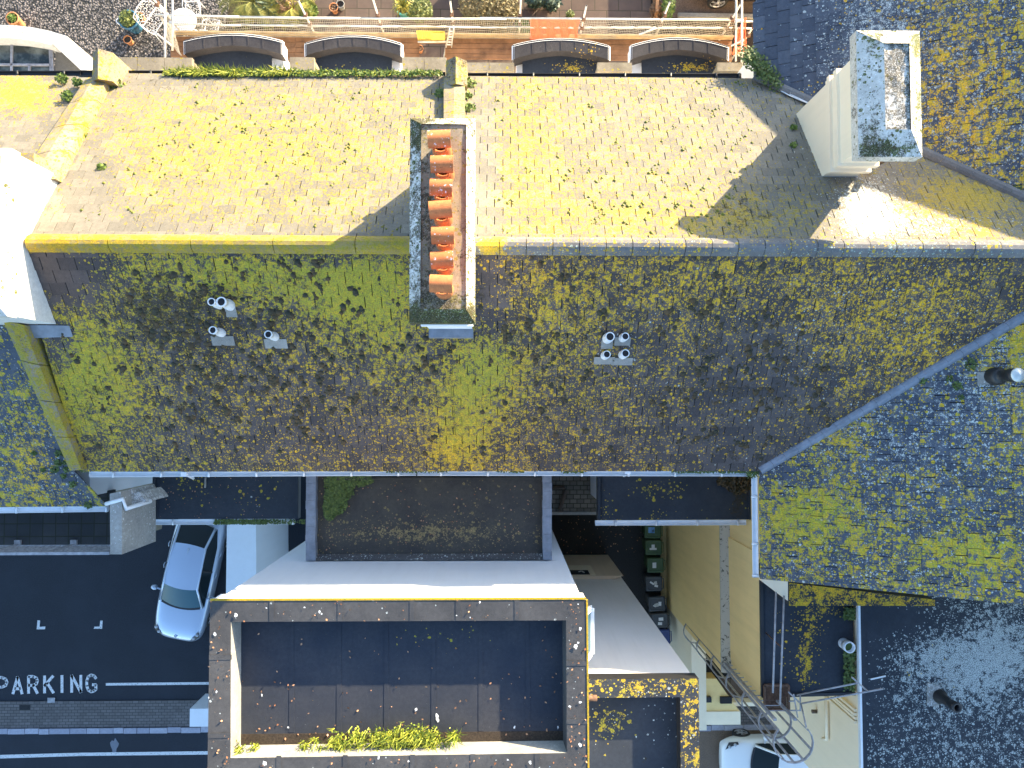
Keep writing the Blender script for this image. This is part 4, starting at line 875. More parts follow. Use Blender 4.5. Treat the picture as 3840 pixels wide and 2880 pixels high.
for k in range(34):
    z = .8+.28*k; mb = MB(); mb.tube([(lx-.22, ly+.30, z), (lx+.22, ly+.30, z)], .012, 6); mb.build('rung', 'rail_grey', lad)
def hoop(z, r, oy=0):
    pts = []
    for k in range(15): t = rad(140+260*k/14); pts.append((lx+math.cos(t)*r, ly+oy+math.sin(t)*r, z))
    mb = MB()
    for a, b_ in zip(pts, pts[1:]): mb.bar(a, b_, .016, .075)
    mb.build('cage_hoop', 'rail_grey', lad)
for k, z in enumerate((3.4, 4.9, 6.3, 7.6, 8.8, 9.9, 10.9)): hoop(z, .37 if z < 10.5 else .42)
for an in (140, 200, 240, 270, 300, 340, 40):
    t = rad(an); mb = MB(); mb.bar((lx+math.cos(t)*.36, ly+math.sin(t)*.36, 3.4), (lx+math.cos(t)*.40, ly+math.sin(t)*.40, 10.9), .05, .016, (math.cos(t), math.sin(t), 0)); mb.build('cage_bar', 'rail_grey', lad)
for p, q_, za, zb_ in ((N(435, 1085), N(525, 1170), 10.3, 10.3), (N(475, 1105), N(505, 1275), 10.6, 10.0), (N(525, 1110), N(525, 1225), 9.6, 9.6), (N(435, 1225), N(530, 1225), 9.6, 9.6), (N(530, 1175), N(570, 1350), 10.3, 10.9), (N(440, 1155), N(478, 1155), 9.6, 9.6)):
    mb = MB(); mb.tube([W(p, za), W(q_, zb_)], .017, 8); mb.build('guard_rail', 'rail_grey', lad)
# ================================================================== WHITE TOWER-LIKE HOUSE
ht = thing('white_house', (-2, -5, 0), 'tall white rendered house with walled black felt roof at the bottom centre', 'house')
zt = 13.2
c = [W(p, zt) for p in ((788, 2254), (2197, 2249), (2204, 2990), (776, 3000))]
mb = MB(); mb.prism([(p.x+(.05 if i in (0, 3) else -.05), p.y+(-.04 if i < 2 else 0)) for i, p in enumerate(c)], 0, zt-.46); mb.build('wall', 'render_w', ht)
inn = [W(p, zt) for p in (T(228, 184), T(1968, 176), T(1972, 864), T(226, 890))]
ftop = blobs((.0, .06, .5, .02)); zf = zt-.42
pb = MB(); hN = zf+.002
for i in range(4):
    j = (i+1) % 4; pb.m = 0
    oi, oj, ii, ij = c[i], c[j], inn[i], inn[j]
    pb.add([(oi.x, oi.y, zt), (oj.x, oj.y, zt), (ij.x, ij.y, zt-.015), (ii.x, ii.y, zt-.015)], [(3, 2, 1, 0)])
    pb.m = 1; pb.add([(oi.x, oi.y, zf-.06), (oj.x, oj.y, zf-.06), (oj.x, oj.y, zt), (oi.x, oi.y, zt)], [(0, 3, 2, 1)])
    pb.m = 2 if i in (2, 3) else 0
    sl_ = .035
    pb.add([(ii.x, ii.y, zt-.015), (ij.x, ij.y, zt-.015), (ij.x+(-sl_ if j in (1, 2) else sl_), ij.y+(-sl_ if j in (0, 1) else sl_), zf-.005), (ii.x+(-sl_ if i in (1, 2) else sl_), ii.y+(-sl_ if i in (0, 1) else sl_), zf-.005)], [(0, 1, 2, 3)])
    n = 6 if i % 2 == 0 else 3
    pb.m = 0
    for k in range(1, n):
        o_ = oi.lerp(oj, (k+random.uniform(-.2, .2))/n); w_ = ii.lerp(ij, (k)/n)
        if i % 2 == 0: w_ = Vector((o_.x, ii.y, 0))
        else: w_ = Vector((ii.x, o_.y, 0))
        dx = Vector((.09, 0, 0)) if i % 2 == 0 else Vector((0, .09, 0))
        pb.add([(o_.x, o_.y, zt+.006), (w_.x, w_.y, zt-.009), (w_.x+dx.x, w_.y+dx.y, zt-.005), (o_.x+dx.x, o_.y+dx.y, zt+.010)], [(0, 1, 2, 3)] if (Vector((w_.x-o_.x, w_.y-o_.y, 0)).cross(dx)).z > 0 else [(3, 2, 1, 0)])
par = pb.build('parapet', ['felt', 'render_w', 'conc'], ht, ftop)
mb = MB()
for i in (0, 1):
    oi, oj = c[i], c[i+1]; nrm = Vector((0, .02, 0)) if i == 0 else Vector((.02, 0, 0))
    mb.bar(oi+nrm+Vector((0, 0, -.015)), oj+nrm+Vector((0, 0, -.015)), .03, .05)
mb.build('lichen_edge', 'ridge_yellow', par, (1.0, 0, .9, 0))
ff = blobs((.02, .03, .4, .01), (1000, 1375, 120, 25, (.12, 0, -.4, 0)), (850, 1380, 60, 40, (.06, 0, -.2, 0)))
mb = MB(); i4 = [Vector((p.x, p.y, zf)) for p in (inn[3], inn[2], inn[1], inn[0])]
mb.grid(i4[0]+Vector((-.1, -.1, 0)), i4[1]+Vector((.1, -.1, 0)), i4[2]+Vector((.1, .1, 0)), i4[3]+Vector((-.1, .1, 0)), 30, 20)
x0, x1 = inn[0].x, inn[1].x
for k in range(1, 7): x = x0+(x1-x0)*k/6.9+.06; mb.prism([(x, inn[0].y-.02), (x+.07, inn[0].y-.02), (x+.10, inn[2].y+.22), (x, inn[2].y+.22)], zf+.001, zf+.006)
mb.build('roof_deck', 'felt_floor', ht, ff)
mb = MB(); g_ = [W(p, zf+.006) for p in (T(250, 765), T(1960, 748), T(1965, 835), T(245, 862))]; mb.prism([(p.x, p.y) for p in g_], zf+.001, zf+.006); mb.build('silt_strip', 'soil', ht)
# open top-hung window on the east wall
wz = 12.0; yA, yB = W((2212, 2300), wz).y, W((2212, 2477), wz).y; xw = c[1].x-.05
xo = xw+.34; zo = 11.62
fr = MB()
def edge(mb, a, b_, w=.07): mb.bar(a, b_, w, .05)
p0, p1, p2, p3 = Vector((xw, yA, wz+.45)), Vector((xo, yA, zo)), Vector((xo, yB, zo)), Vector((xw, yB, wz+.45))
edge(fr, p0, p1, .10); edge(fr, p1, p2, .13); edge(fr, p2, p3, .10); edge(fr, p3, p0)
wo = fr.build('window', 'pvc_w', ht); fr = MB(); fr.add([p0, p1, p2, p3], [(0, 1, 2, 3)]); fr.build('pane', 'glass_teal', wo)
# link block with felt roof
hl = thing('link_block', (-1.6, -2.5, 0), 'lower felt-roofed link block between the slate roof and the white house', 'building')
zl = 9.8
xL, xR = W((1146, 2000), zl).x, W((2070, 2000), zl).x; yS_ = W((1600, 2101), zl).y; yT = SL.y+.2
mb = MB(); mb.box(xL+.03, xR-.03, yS_+.05, yT-.05, 0, zl-.2); mb.build('wall', 'render_w', hl)
a = W(K(340, 150), zl).x; b_ = W(K(1908, 150), zl).x; yc_ = W(K(1000, 705), zl).y
mb = MB(); mb.grid((a, yc_, zl-.18), (b_, yc_, zl-.18), (b_, yT, zl-.18), (a, yT, zl-.18), 40, 18, lambda u, v: Vector((0, 0, random.uniform(-.004, .004))))
mb.build('roof_deck', 'felt_brown', hl, blobs((.12, .0, .5, .05), (920, 1155, 210, 20, (.46, 0, .5, 0)), (900, 1125, 210, 14, (.16, 0, .0, 0)), (900, 1080, 260, 30, (-.05, 0, 0, 0))))
mb = MB()
for (x0, x1) in ((xL, a), (b_, xR)):
    n = 12
    for k in range(n):
        y0, y1 = yS_+(yT-yS_)*k/n, yS_+(yT-yS_)*(k+1)/n; w0 = random.uniform(-.008, .008)
        mb.box(x0+w0, x1+w0, y0, y1-.004, zl-.2, zl+random.uniform(-.004, .008))
    mb.build('lead_capping', 'lead', hl); mb = MB()
mb = MB(); mb.prism([(a+.002, yS_), (b_-.002, yS_), (b_-.002, yc_), (a+.002, yc_)], zl-.2, [zl-.03, zl-.03, zl-.14, zl-.14]); mb.build('felt_upstand', 'felt', hl, (0, .3, 0, 0))
mb = MB(); yk = W(K(1000, 172), zl-.1).y; mb.box(a+.45, b_-.01, yk-.04, yk+.01, zl-.18, zl-.08); mb.box(a+.45, b_-.01, yk+.01, yT, zl-.179, zl-.15); mb.build('roof_step', 'felt_brown', hl, (.05, 0, .3, .3))
# rear flat-roof extensions
def extension(label, X0, X1, z, parentless, lich, body, Ys=1950):
    e = thing('rear_extension', (0, 0, 0), label, 'extension', 'flat-roofed rear extensions')
    x0, x1 = W((X0, 1900), z).x, W((X1, 1900), z).x; ys_ = W((X0, Ys), z).y; y1 = SL.y+.17
    e.location = ((x0+x1)/2, ys_/2, 0)
    mb = MB(); mb.prism([(x0, ys_), (x1, ys_), (x1, y1), (x0, y1)], z-.22, z-.004); mb.build('roof_slab', 'pvc_b', e)
    mb = MB(); mb.grid((x0, ys_, z), (x1, ys_, z), (x1, y1, z), (x0, y1, z), 30, 12); mb.build('roof_deck', 'felt_blue', e, lich)
    mb = MB()
    for x in (x0+.03, x1-.03): mb = MB(); mb.bar((x, ys_, z+.02), (x, y1, z+.02), .06, .06); mb.build('roof_edge', 'felt_blue', e)
    mb = MB(); mb.bar((x0+.12, ys_, z+.012), (x0+.12, y1, z+.012), .02, .02); mb.build('felt_lap', 'felt_blue', e)
    gutter('gutter', (x0-.05, ys_-.08, z-.06), (x1-.1, ys_-.08, z-.06), 'pvc_w', e)
    mb = MB(); mb.prism(body, ZA-.4, z-.225); mb.build('wall', 'render_w', e)
    return e
xa = W((574, 1900), 8.7).x
extension('long dark flat-roofed rear extension above the silver car, with grass in its gutter', 574, 1118, 8.7, 0, blobs((.05, .03, .2, .03), (410, 1050, 30, 20, (.35, 0, -.1, 0)), (560, 1080, 40, 30, (.12, .05, 0, 0)), (600, 1040, 30, 60, (.05, .0, .1, .2))), [(xa+.3, -1.0), (-4.5, -1.0), (-4.5, -1.3), (xa+.3, -1.3)], 1947)
extension('dark flat-roofed rear extension over the wheelie bins, weeds in its right corner', 2241, 2816, 8.7, 0, blobs((.06, .02, .2, .03), (1420, 1060, 60, 16, (.32, 0, -.1, 0)), (1310, 1110, 14, 30, (.35, 0, .1, 0)), (1420, 1118, 50, 8, (.4, 0, 0, 0)), (1600, 1060, 25, 50, (0, 0, -.2, .6)), (1590, 1100, 20, 20, (0, 0, 0, .5))), [(2.70, -1.0), (6.05, -1.0), (6.05, -2.55), (2.72, -2.55)], 1950)
mb = MB(); mb.prism([(xa+.45, -2.75), (xa+.62, -2.75), (xa+.62, -1.3), (xa+.45, -1.3)], 0, 4.2); 
tag(mb.build('carport_wall', 'render_w'), 'short white end wall beside the rear window of the silver car', 'wall')
mb = MB(); p0, p1 = W((851, 1960), 3.4), W((951, 2240), 3.4); mb.prism([(p0.x, -1.3), (p1.x, -1.3), (p1.x+.1, -6.5), (p0.x-.0, -6.5)], 0, 3.4); tag(mb.build('garden_wall', 'render_w'), 'thick white wall between the silver car and the dark alley', 'wall')
mb = MB(); q = [W(p, 4.6) for p in (L(120, 60), L(640, 60), L(640, 545), L(120, 545))]; mb.prism([(p.x, p.y) for p in q], ZA-.1, 4.6); mb.m = 1; mb.box(q[0].x, q[2].x, q[2].y-.06, q[2].y+.03, 4.601, 4.68)
ter = tag(mb.build('paved_terrace', ['terrace', 'conc']), 'small mossy paved roof terrace between two flat roofs under the gutter', 'terrace')
mb = MB(); mb.tube([W(L(150, 318), 4.7), W(L(285, 318), 4.75), W(L(298, 345), 4.75), W(L(245, 520), 4.7)], .055, 10); tag(mb.build('drain_pipe', 'pvc_br'), 'brown drain pipe bent over the mossy paved terrace', 'pipe')
# white annex
ha = thing('white_annex', (2.7, -7, 0), 'white annex with lichen-crusted black flat roof right of the tall white house', 'building')
za = 12.0; xA, yA_ = W((2620, 2546), za).x, W((2400, 2546), za).y
mb = MB(); mb.prism([(-1.0, yA_-.05), (xA-.05, yA_-.05), (xA-.05, -9.6), (-1, -9.6)], 0, za-.34); mb.build('wall', 'render_s', ha)
mb = MB(); mb.prism([(-1.0, yA_-.045), (xA-.35, yA_-.045), (xA-.03, yA_+.06), (-1, yA_+.06)], 0, 3.7); mb.build('lower_wall', 'render_bounce', ha)  # tan colour paints the bounced light low on this wall
fa = blobs((.42, .10, .3, 0), (1450, 1560, 60, 90, (-.1, .12, .2, 0)), (1310, 1570, 40, 50, (-.1, .05, -.1, 0)))
fd = blobs((.03, .05, .3, .03), (1320, 1560, 45, 40, (.5, .05, -.2, 0)), (1430, 1580, 40, 60, (0, .12, 0, 0)), (1395, 1640, 15, 20, (0, 0, 0, .5)))
ix, iy = W(M(430, 900), za).x, W(M(200, 900), za).y
mb = MB(); mb.grid((1.0, iy, za), (xA, iy, za), (xA, yA_, za), (1.0, yA_, za), 22, 6); mb.grid((ix, -9.6, za), (xA, -9.6, za), (xA, iy, za), (ix, iy, za), 6, 26)
mb.m = 1; mb.box(1, xA, yA_-.03, yA_, za-.3, za-.004); mb.box(xA-.03, xA, -9.6, yA_-.031, za-.3, za-.004); mb.box(ix, ix+.02, -9.6, iy, za-.3, za-.006); mb.box(1, ix, iy, iy+.02, za-.3, za-.006)
mb.build('parapet', ['felt_blue', 'pvc_b'], ha, fa)
mb = MB(); mb.grid((1.0, -9.6, za-.3), (ix, -9.6, za-.3), (ix, iy, za-.3), (1, iy, za-.3), 24, 24); mb.build('roof_deck', 'felt_blue', ha, fd)
mb = MB(); mb.box(1.6, 3.0, yA_+.061, yA_+.075, 2.25, 3.6); mb.m = 1; mb.box(1.6, 2.82, yA_+.076, yA_+.09, 3.02, 3.6); mb.build('recess_panel', ['render_pale', 'dark'], ha)  # flat panels; the near-black one paints the shade inside the recess
mb = MB(); mb.bar((2.50, yA_+.10, 3.32), (2.60, yA_+.10, 3.18), .012, .05); mb.bar((2.60, yA_+.10, 3.18), (2.66, yA_+.10, 3.42), .012, .05); mb.build('sign_mark', 'paper', ha)
mb = MB(); q = W(T(2095, 575), za+.12); mb.tube([q-Vector((.3, 0, 0)), q+Vector((.12, -.03, -.05))], .06, 10); mb.build('overflow_spout', 'rust', ha)
# street pier
mb = MB(); q = [W(p, 1.3) for p in ((712, 2658), (777, 2658), (776, 2725), (712, 2725))]; mb.prism([(q[0].x, q[0].y), (-5.2, q[0].y), (-5.2, q[2].y), (q[0].x, q[2].y)], 0, 1.3); tag(mb.build('street_wall', 'render_w'), 'white wall end standing at the kerb beside the block paving', 'wall')
# ================================================================== PLANTS ON THE ROOFS
def stuffobj(mb, name, mats, label, cat): return tag(mb.build(name, mats), label, cat, None, 'stuff')
rg = random.Random(21)
mb = MB(); mb2 = MB()
for k in range(2600):
    X = rg.uniform(620, 1660); d_ = math.exp(-((X-800)/130)**2)+math.exp(-((X-1050)/60)**2)*.8+.35
    if rg.random() > d_: continue
    q = W((X, rg.uniform(268, 284)), ZE+.02); blade(mb, q, rg.uniform(.08, .2)*min(1.2, .5+d_*.6), .018, rg, .7)
stuffobj(mb, 'gutter_grass', 'grass', 'bright green grass growing along the left north gutter', 'grass')
mb = MB()
for k in range(1500):
    X = rg.uniform(640, 1660); q = W((X, rg.uniform(266, 287)), ZE+.06); leafquad(mb, q+Vector((0, 0, rg.uniform(0, .06))), rg.uniform(.02, .05), rg)
for (px, r) in ((A(950, 600), .16), (A(940, 710), .2), (A(830, 800), .08), (A(680, 1120), .1), (A(850, 1385), .09), (A(510, 650), .13), (A(640, 680), .1), (A(555, 795), .13), (B(1665, 780), .14), (B(1900, 700), .16), (B(1895, 800), .1), (B(1900, 900), .14), (Dd(470, 965), .07), (Dd(468, 1098), .07), (A(770, 960), .06)):
    q = WP(px, (PN[0]+Vector((0, 0, .03)), PN[1])); crown(mb, q, r, r*.9, .09, int(160*r/.13), .035, rg)
stuffobj(mb, 'gutter_weeds', 'weed', 'low green weeds on the north roof edges and copings', 'weeds')
mb = MB()
for k in range(900):
    t = rg.random(); p = Dd(110+250*t+rg.uniform(-60, 70)*(1-t*.3), 400+240*t+rg.uniform(-70, 60)); q = W(p, 11.05+rg.uniform(0, .25)); leafquad(mb, q, rg.uniform(.03, .06), rg)
stuffobj(mb, 'valley_weeds', 'moss_green', 'dark green weed clump at the foot of the upper valley', 'weeds')
# moss cushions on the slates
def moss(name, mat, lab, pl, e0, e1, w, g, dens, n, rg, rmin, rmax, cap=1.0):
    mb = MB(); cnt = 0; tries = 0
    ux = (e1-e0).normalized(); uy = pl[1].cross(ux).normalized(); uy = uy if uy.z > 0 else -uy
    while cnt < n and tries < n*60:
        tries += 1
        r, c = rg.randrange(0, 21), rg.randrange(-2, 64)
        q = e0+ux*((c+.5*(r % 2))*w-.01)+uy*(r*g+rg.uniform(.0, .16))
        u, v = UV(q); d_ = dens(u, v)
        if rg.random() > d_: continue
        k = 1 if rg.random() < .45 else rg.randrange(2, 6)
        for j in range(k):
            rr = rmin+(rmax-rmin)*rg.random()**2; cushion(mb, q+ux*rg.uniform(-.09, .09)*(j > 0)+uy*(.045*j), pl[1], rr, rr*.9*cap, rg)
        cnt += 1
    return stuffobj(mb, name, mat, lab, 'moss')
g2 = lambda u, v, a, b_, ru, rv: math.exp(-((u-a)/ru)**2-((v-b_)/rv)**2)
def dn(u, v):
    if v < 172 or v > 505 or u < 120 or 880 < u < 1060 or u > 1640: return 0
    return .12+.25*g2(u, v, 560, 280, 160, 60)+.5*g2(u, v, 1500, 400, 250, 100)
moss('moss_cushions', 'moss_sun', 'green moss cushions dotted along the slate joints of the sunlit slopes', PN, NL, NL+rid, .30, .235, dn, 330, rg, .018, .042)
def ds(u, v):
    if v < 555 or v > 1012 or u > 1800 or (880 < u < 1035 and v < 715): return 0
    if u < 105+(v-640)*.28 and v > 600: return 0
    return .02+.9*g2(u, v, 420, 680, 150, 70)+.7*g2(u, v, 520, 830, 180, 90)+.45*g2(u, v, 760, 780, 150, 110)+.35*g2(u, v, 1150, 800, 120, 150)+.4*g2(u, v, 1600, 780, 160, 160)+.5*g2(u, v, 680, 590, 90, 40)+.3*g2(u, v, 330, 985, 100, 30)
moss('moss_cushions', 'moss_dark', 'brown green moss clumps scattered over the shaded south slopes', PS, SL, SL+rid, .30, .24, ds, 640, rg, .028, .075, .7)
mb = MB()
def mat_patch(z, n, dens, s, hmax=.05):
    k = 0
    while k < n:
        u, v = dens[0]+rg.uniform(-1, 1)*dens[2], dens[1]+rg.uniform(-1, 1)*dens[3]
        if ((u-dens[0])/dens[2])**2+((v-dens[1])/dens[3])**2 > 1+rg.uniform(-.4, .1): continue
        leafquad(mb, W(U(u, v), z+rg.uniform(0, hmax)), rg.uniform(.6, 1.3)*s, rg); k += 1
for d_ in ((755, 1037, 55, 16), (733, 1050, 34, 40), (725, 1080, 26, 34), (712, 1100, 14, 24)): mat_patch(zl-.15, 900, d_, .045, .08)
stuffobj(mb, 'moss_mat', 'moss_green', 'green moss mat in the left corner of the link block roof', 'moss')
mb = MB()
for d_ in ((1595, 1048, 28, 20), (1570, 1040, 22, 12), (1612, 1030, 10, 14)): mat_patch(8.72, 350, d_, .05, .14)
stuffobj(mb, 'corner_weeds', 'moss_dark', 'dark weeds filling the right corner of the rear extension roof', 'weeds')
mb = MB()
for k in range(700): q = W(I(rg.uniform(1780, 2212), rg.uniform(548, 585)), 8.68); leafquad(mb, q+Vector((0, 0, rg.uniform(0, .05))), rg.uniform(.025, .05), rg)
for k in range(120): q = W(K(rg.uniform(0, 265), rg.uniform(458, 486)), 8.68); leafquad(mb, q, rg.uniform(.025, .05), rg)
for (x0, x1, n) in ((830, 1250, 130), (1690, 1780, 60), (1580, 1690, 40)):
    for k in range(n): leafquad(mb, W(K(rg.uniform(x0, x1), rg.uniform(115, 132)), ZE-.01), rg.uniform(.02, .04), rg)
for (x0, x1, n) in ((250, 480, 100), (1270, 1960, 320), (1960, 2090, 160)):
    for k in range(n): leafquad(mb, W(L(rg.uniform(x0, x1), rg.uniform(148, 180)+(rg.uniform(-20, 50) if x0 > 1900 else 0)), ZE+.0), rg.uniform(.02, .05), rg)
for (px, r) in ((Fz(605, 1465), .09), (Fz(455, 1345), .09), (Fz(485, 1290), .09), (Fz(735, 1640), .09), (Fz(530, 1400), .06), (Fz(355, 1350), .05), (Fz(285, 1210), .05), (Fz(490, 1215), .09), (Fz(555, 1350), .07), (Fz(710, 1320), .16), (Fz(540, 1290), .05)):
    crown(mb, WP(px, (PS2[0]+Vector((0, 0, .02)), PS2[1])), r, r, .06, int(700*r), .04, rg)
for (px, r) in ((O(1450, 440), .11), (O(1710, 490), .10), (O(1815, 335), .13), (O(1650, 440), .06), (O(1740, 580), .05), (Dd(2170, 1450), .15)):
    crown(mb, WP(px, (PE[0]+Vector((0, 0, .02)), PE[1])), r, r, .06, int(700*r), .035, rg)
for k in range(500): leafquad(mb, W(N(rg.uniform(855, 940), rg.choice([rg.uniform(450, 540), rg.uniform(760, 1080), rg.uniform(780, 1060)])), zw+rg.uniform(0, .2)), rg.uniform(.03, .07), rg)
stuffobj(mb, 'roof_weeds', 'moss_green', 'small green weeds in the white gutters and along the shaded roofs', 'weeds')
# planted gutter on the white house roof
mb = MB()
for (u, v, ru, n) in ((790, 815, 48, 300), (890, 790, 44, 220), (1010, 800, 75, 420), (1110, 790, 60, 330), (1190, 785, 60, 360), (1270, 795, 55, 330), (1385, 775, 30, 130), (275, 840, 28, 80), (360, 835, 22, 60), (615, 828, 22, 70), (670, 800, 16, 30), (700, 840, 14, 30)):
    for k in range(n):
        q = W(T(u+rg.gauss(0, .5)*ru, v+rg.gauss(0, .6)*min(46, ru*.9)-6), zf+.03+rg.uniform(0, .18))
        if rg.random() < .5: blade(mb, q, rg.uniform(.08, .2), .018, rg, .9)
        else: leafquad(mb, q+Vector((0, 0, rg.uniform(0, .06))), rg.uniform(.02, .04), rg)
stuffobj(mb, 'roof_plants', 'grass', 'sunlit bright green tufts along the wet edge of the black felt roof', 'plants')
mb = MB()
def leaf(x, y, z, s): leafquad(mb, Vector((x, y, z+s*.3)), s, rg, .35, 1.5)
ox0, ox1, oy0, oy1 = c[0].x, c[1].x, -6.9, c[0].y
for k in range(260):
    s_ = rg.choice('NEESSSW'); d_ = rg.random()
    if s_ == 'N': x, y = rg.uniform(ox0, ox1), rg.uniform(inn[0].y, c[0].y)
    elif s_ == 'S': x, y = rg.uniform(ox0, ox1), rg.uniform(-6.9, inn[2].y)
    elif s_ == 'E': x, y = rg.uniform(inn[1].x, c[1].x), rg.uniform(-6.9, c[0].y)
    else: x, y = rg.uniform(ox0, inn[0].x), rg.uniform(-6.9, c[0].y)
    leaf(x, y, zt+.004, rg.uniform(.014, .036))
for k in range(110): leaf(rg.uniform(inn[0].x, inn[1].x), rg.choice([rg.uniform(inn[2].y+.05, inn[0].y), rg.uniform(inn[2].y+.05, inn[2].y+1.2)]), zf+.008, rg.uniform(.015, .04))
for k in range(120): q = W(K(rg.uniform(370, 1890), rg.uniform(215, 700)), zl-.17); leaf(q.x, q.y, q.z, rg.uniform(.01, .035))
for k in range(90): q = W(L(rg.uniform(250, 1000), rg.uniform(580, 920)), ZA+.01); leaf(q.x, q.y, q.z, rg.uniform(.02, .05))
for k in range(60): q = W(I(rg.uniform(1330, 2200), rg.uniform(190, 540)), 8.705); leaf(q.x, q.y, q.z, rg.uniform(.01, .03))
stuffobj(mb, 'fallen_leaves', 'leaf_litter', 'brown fallen leaves scattered over the flat roofs and the alley', 'leaves')
mb = MB()
def splat(p, r, el=1.0, az=0):
    n = 11; q = []; r = r*.42
    for k in range(n):
        t = 2*math.pi*k/n; rr = r*rg.uniform(.45, 1.2); q.append(p+Vector((math.cos(t)*rr, math.sin(t)*rr*el, .002)))
    mb.add(q, [tuple(range(n))])
for (x, y, r) in ((145, 247, .07), (255, 147, .07), (413, 110, .05), (610, 108, .05), (690, 130, .06), (1400, 150, .03), (1470, 160, .03), (1520, 80, .035), (2040, 218, .06), (2018, 310, .09), (2030, 290, .05), (2040, 600, .08), (1985, 620, .07), (155, 545, .05), (2040, 820, .08), (2030, 90, .04), (700, 140, .04), (115, 575, .03), (405, 915, .08), (995, 888, .06), (1150, 905, .05), (1665, 898, .06), (1780, 912, .07)):
    splat(W(T(x, y), zt+.012), r, rg.uniform(.6, 1.6))
for (x, y, r) in ((1190, 638, .06), (1297, 670, .08), (1300, 690, .07), (1700, 728, .05), (527, 730, .04), (390, 563, .04), (1925, 730, .05)): splat(W(T(x, y), zf+.012), r, 1.5)
stuffobj(mb, 'bird_droppings', 'dropping', 'white bird droppings splashed on the black felt parapet', 'droppings')
# ================================================================== WHEELIE BINS
def rrect(w, d, r, n=4, taper=1):
    pts = []
    for (cx, cy, a0) in ((w-r, d-r, 0), (-w+r, d-r, 90), (-w+r, -d+r, 180), (w-r, -d+r, 270)):
        for k in range(n+1): t = rad(a0+90*k/n); pts.append((cx+r*math.cos(t), cy+r*math.sin(t)))
    return pts
def loft(mb, rings, cap=True, smooth=False):
    o = len(mb.v); n = len(rings[0])
    for r in rings: mb.v += [tuple(p) for p in r]
    for i in range(len(rings)-1):
        for k in range(n): mb.f.append([o+i*n+k, o+i*n+(k+1) % n, o+(i+1)*n+(k+1) % n, o+(i+1)*n+k]); mb.mi.append(mb.m); mb.sm.append(smooth)
    if cap:
        mb.f.append([o+k for k in range(n)][::-1]); mb.mi.append(mb.m); mb.sm.append(False)
        e = o+(len(rings)-1)*n; mb.f.append([e+k for k in range(n)]); mb.mi.append(mb.m); mb.sm.append(False)
def wheelie_bin(px, mat, label, stickers, rz):
    loc = W(px, ZA+1.0); loc.z = ZA
    b = thing('wheelie_bin', loc, label, 'wheelie bin', 'wheelie bins along the cream wall', rz)
    R_ = Matrix.Rotation(rz, 3, 'Z')
    tr = lambda pts, z, dx=0: [loc+R_ @ Vector((x+dx, y, z)) for x, y in pts]
    mb = MB(); loft(mb, [tr(rrect(.20, .18, .04), .05), tr(rrect(.245, .215, .05), .92), tr(rrect(.265, .235, .05), .93), tr(rrect(.265, .235, .05), .97)]); mb.build('body', mat, b)
    mb = MB(); loft(mb, [tr(rrect(.285, .25, .06), .972), tr(rrect(.29, .255, .06), 1.0), tr(rrect(.265, .23, .07), 1.03), tr(rrect(.235, .20, .07), 1.035), tr(rrect(.21, .18, .06), 1.02)])
    ld = mb.build('lid', mat, b)
    mb = MB(); mb.tube([loc+R_ @ Vector(p) for p in ((.27, -.17, 1.0), (.325, -.17, 1.0), (.325, .17, 1.0), (.27, .17, 1.0))], .016, 8); mb.build('handle', mat, b)
    for sy in (-.21, .21):
        mb = MB(); q = Matrix.Rotation(rz, 3, 'Z'); mb.lathe(loc+q @ Vector((.19, sy-.025, .10)), [(.0, 0), (.10, 0), (.10, .05), (.0, .05)], 16, tuple(q @ Vector((0, 1, 0)))); mb.build('wheel', 'rubber', b)
    for (x, y, w, d, a, mt) in stickers:
        mb = MB(); r2 = Matrix.Rotation(a, 3, 'Z'); mb.add([loc+R_ @ (Vector((x, y, 1.024))+r2 @ Vector((sx*w, sy*d, 0))) for sx, sy in ((-1, -1), (1, -1), (1.0, 1), (-1, .9))], [(0, 1, 2, 3)]); mb.build('sticker', mt, ld)
wheelie_bin(L(1100, 714), 'bin_g', 'green wheelie bin with a blue sticker, closest to the rear extension', [(-.05, .03, .11, .10, 0, 'paper_b'), (.0, .0, .035, .035, .6, 'paper')], -.02)
wheelie_bin(L(1108, 866), 'bin_g', 'green wheelie bin with a torn white sticker shaped like an L', [(-.02, .04, .055, .06, 0, 'paper'), (-.02, -.05, .12, .035, 0, 'paper')], .0)
wheelie_bin(L(1125, 1030), 'bin_g', 'green wheelie bin with one white square sticker, next to the grey bins', [(-.04, .0, .065, .095, 0, 'paper')], .0)
wheelie_bin(L(1112, 1200), 'bin_k', 'grey wheelie bin with scattered white scraps, next to the green bins', [(-.07, .02, .08, .03, -.6, 'paper'), (.05, .02, .05, .06, .2, 'net_w'), (.07, -.08, .06, .035, -.2, 'paper')], .02)
wheelie_bin(L(1138, 1386), 'bin_k', 'grey wheelie bin with a grey and a white sticker, middle grey one', [(-.02, -.04, .07, .06, .2, 'net_w'), (.10, .0, .05, .07, -.1, 'paper'), (-.09, -.07, .05, .02, -.5, 'paper')], .05)
wheelie_bin(L(1165, 1540), 'bin_k', 'grey wheelie bin partly hidden by the white annex wall, two white labels', [(.04, .05, .08, .055, 0, 'paper'), (.0, -.1, .07, .05, -.1, 'paper')], .05)
wheelie_bin(L(1185, 1690), 'bin_b', 'blue bin almost hidden behind the white annex, last in the bin row', [], .05)
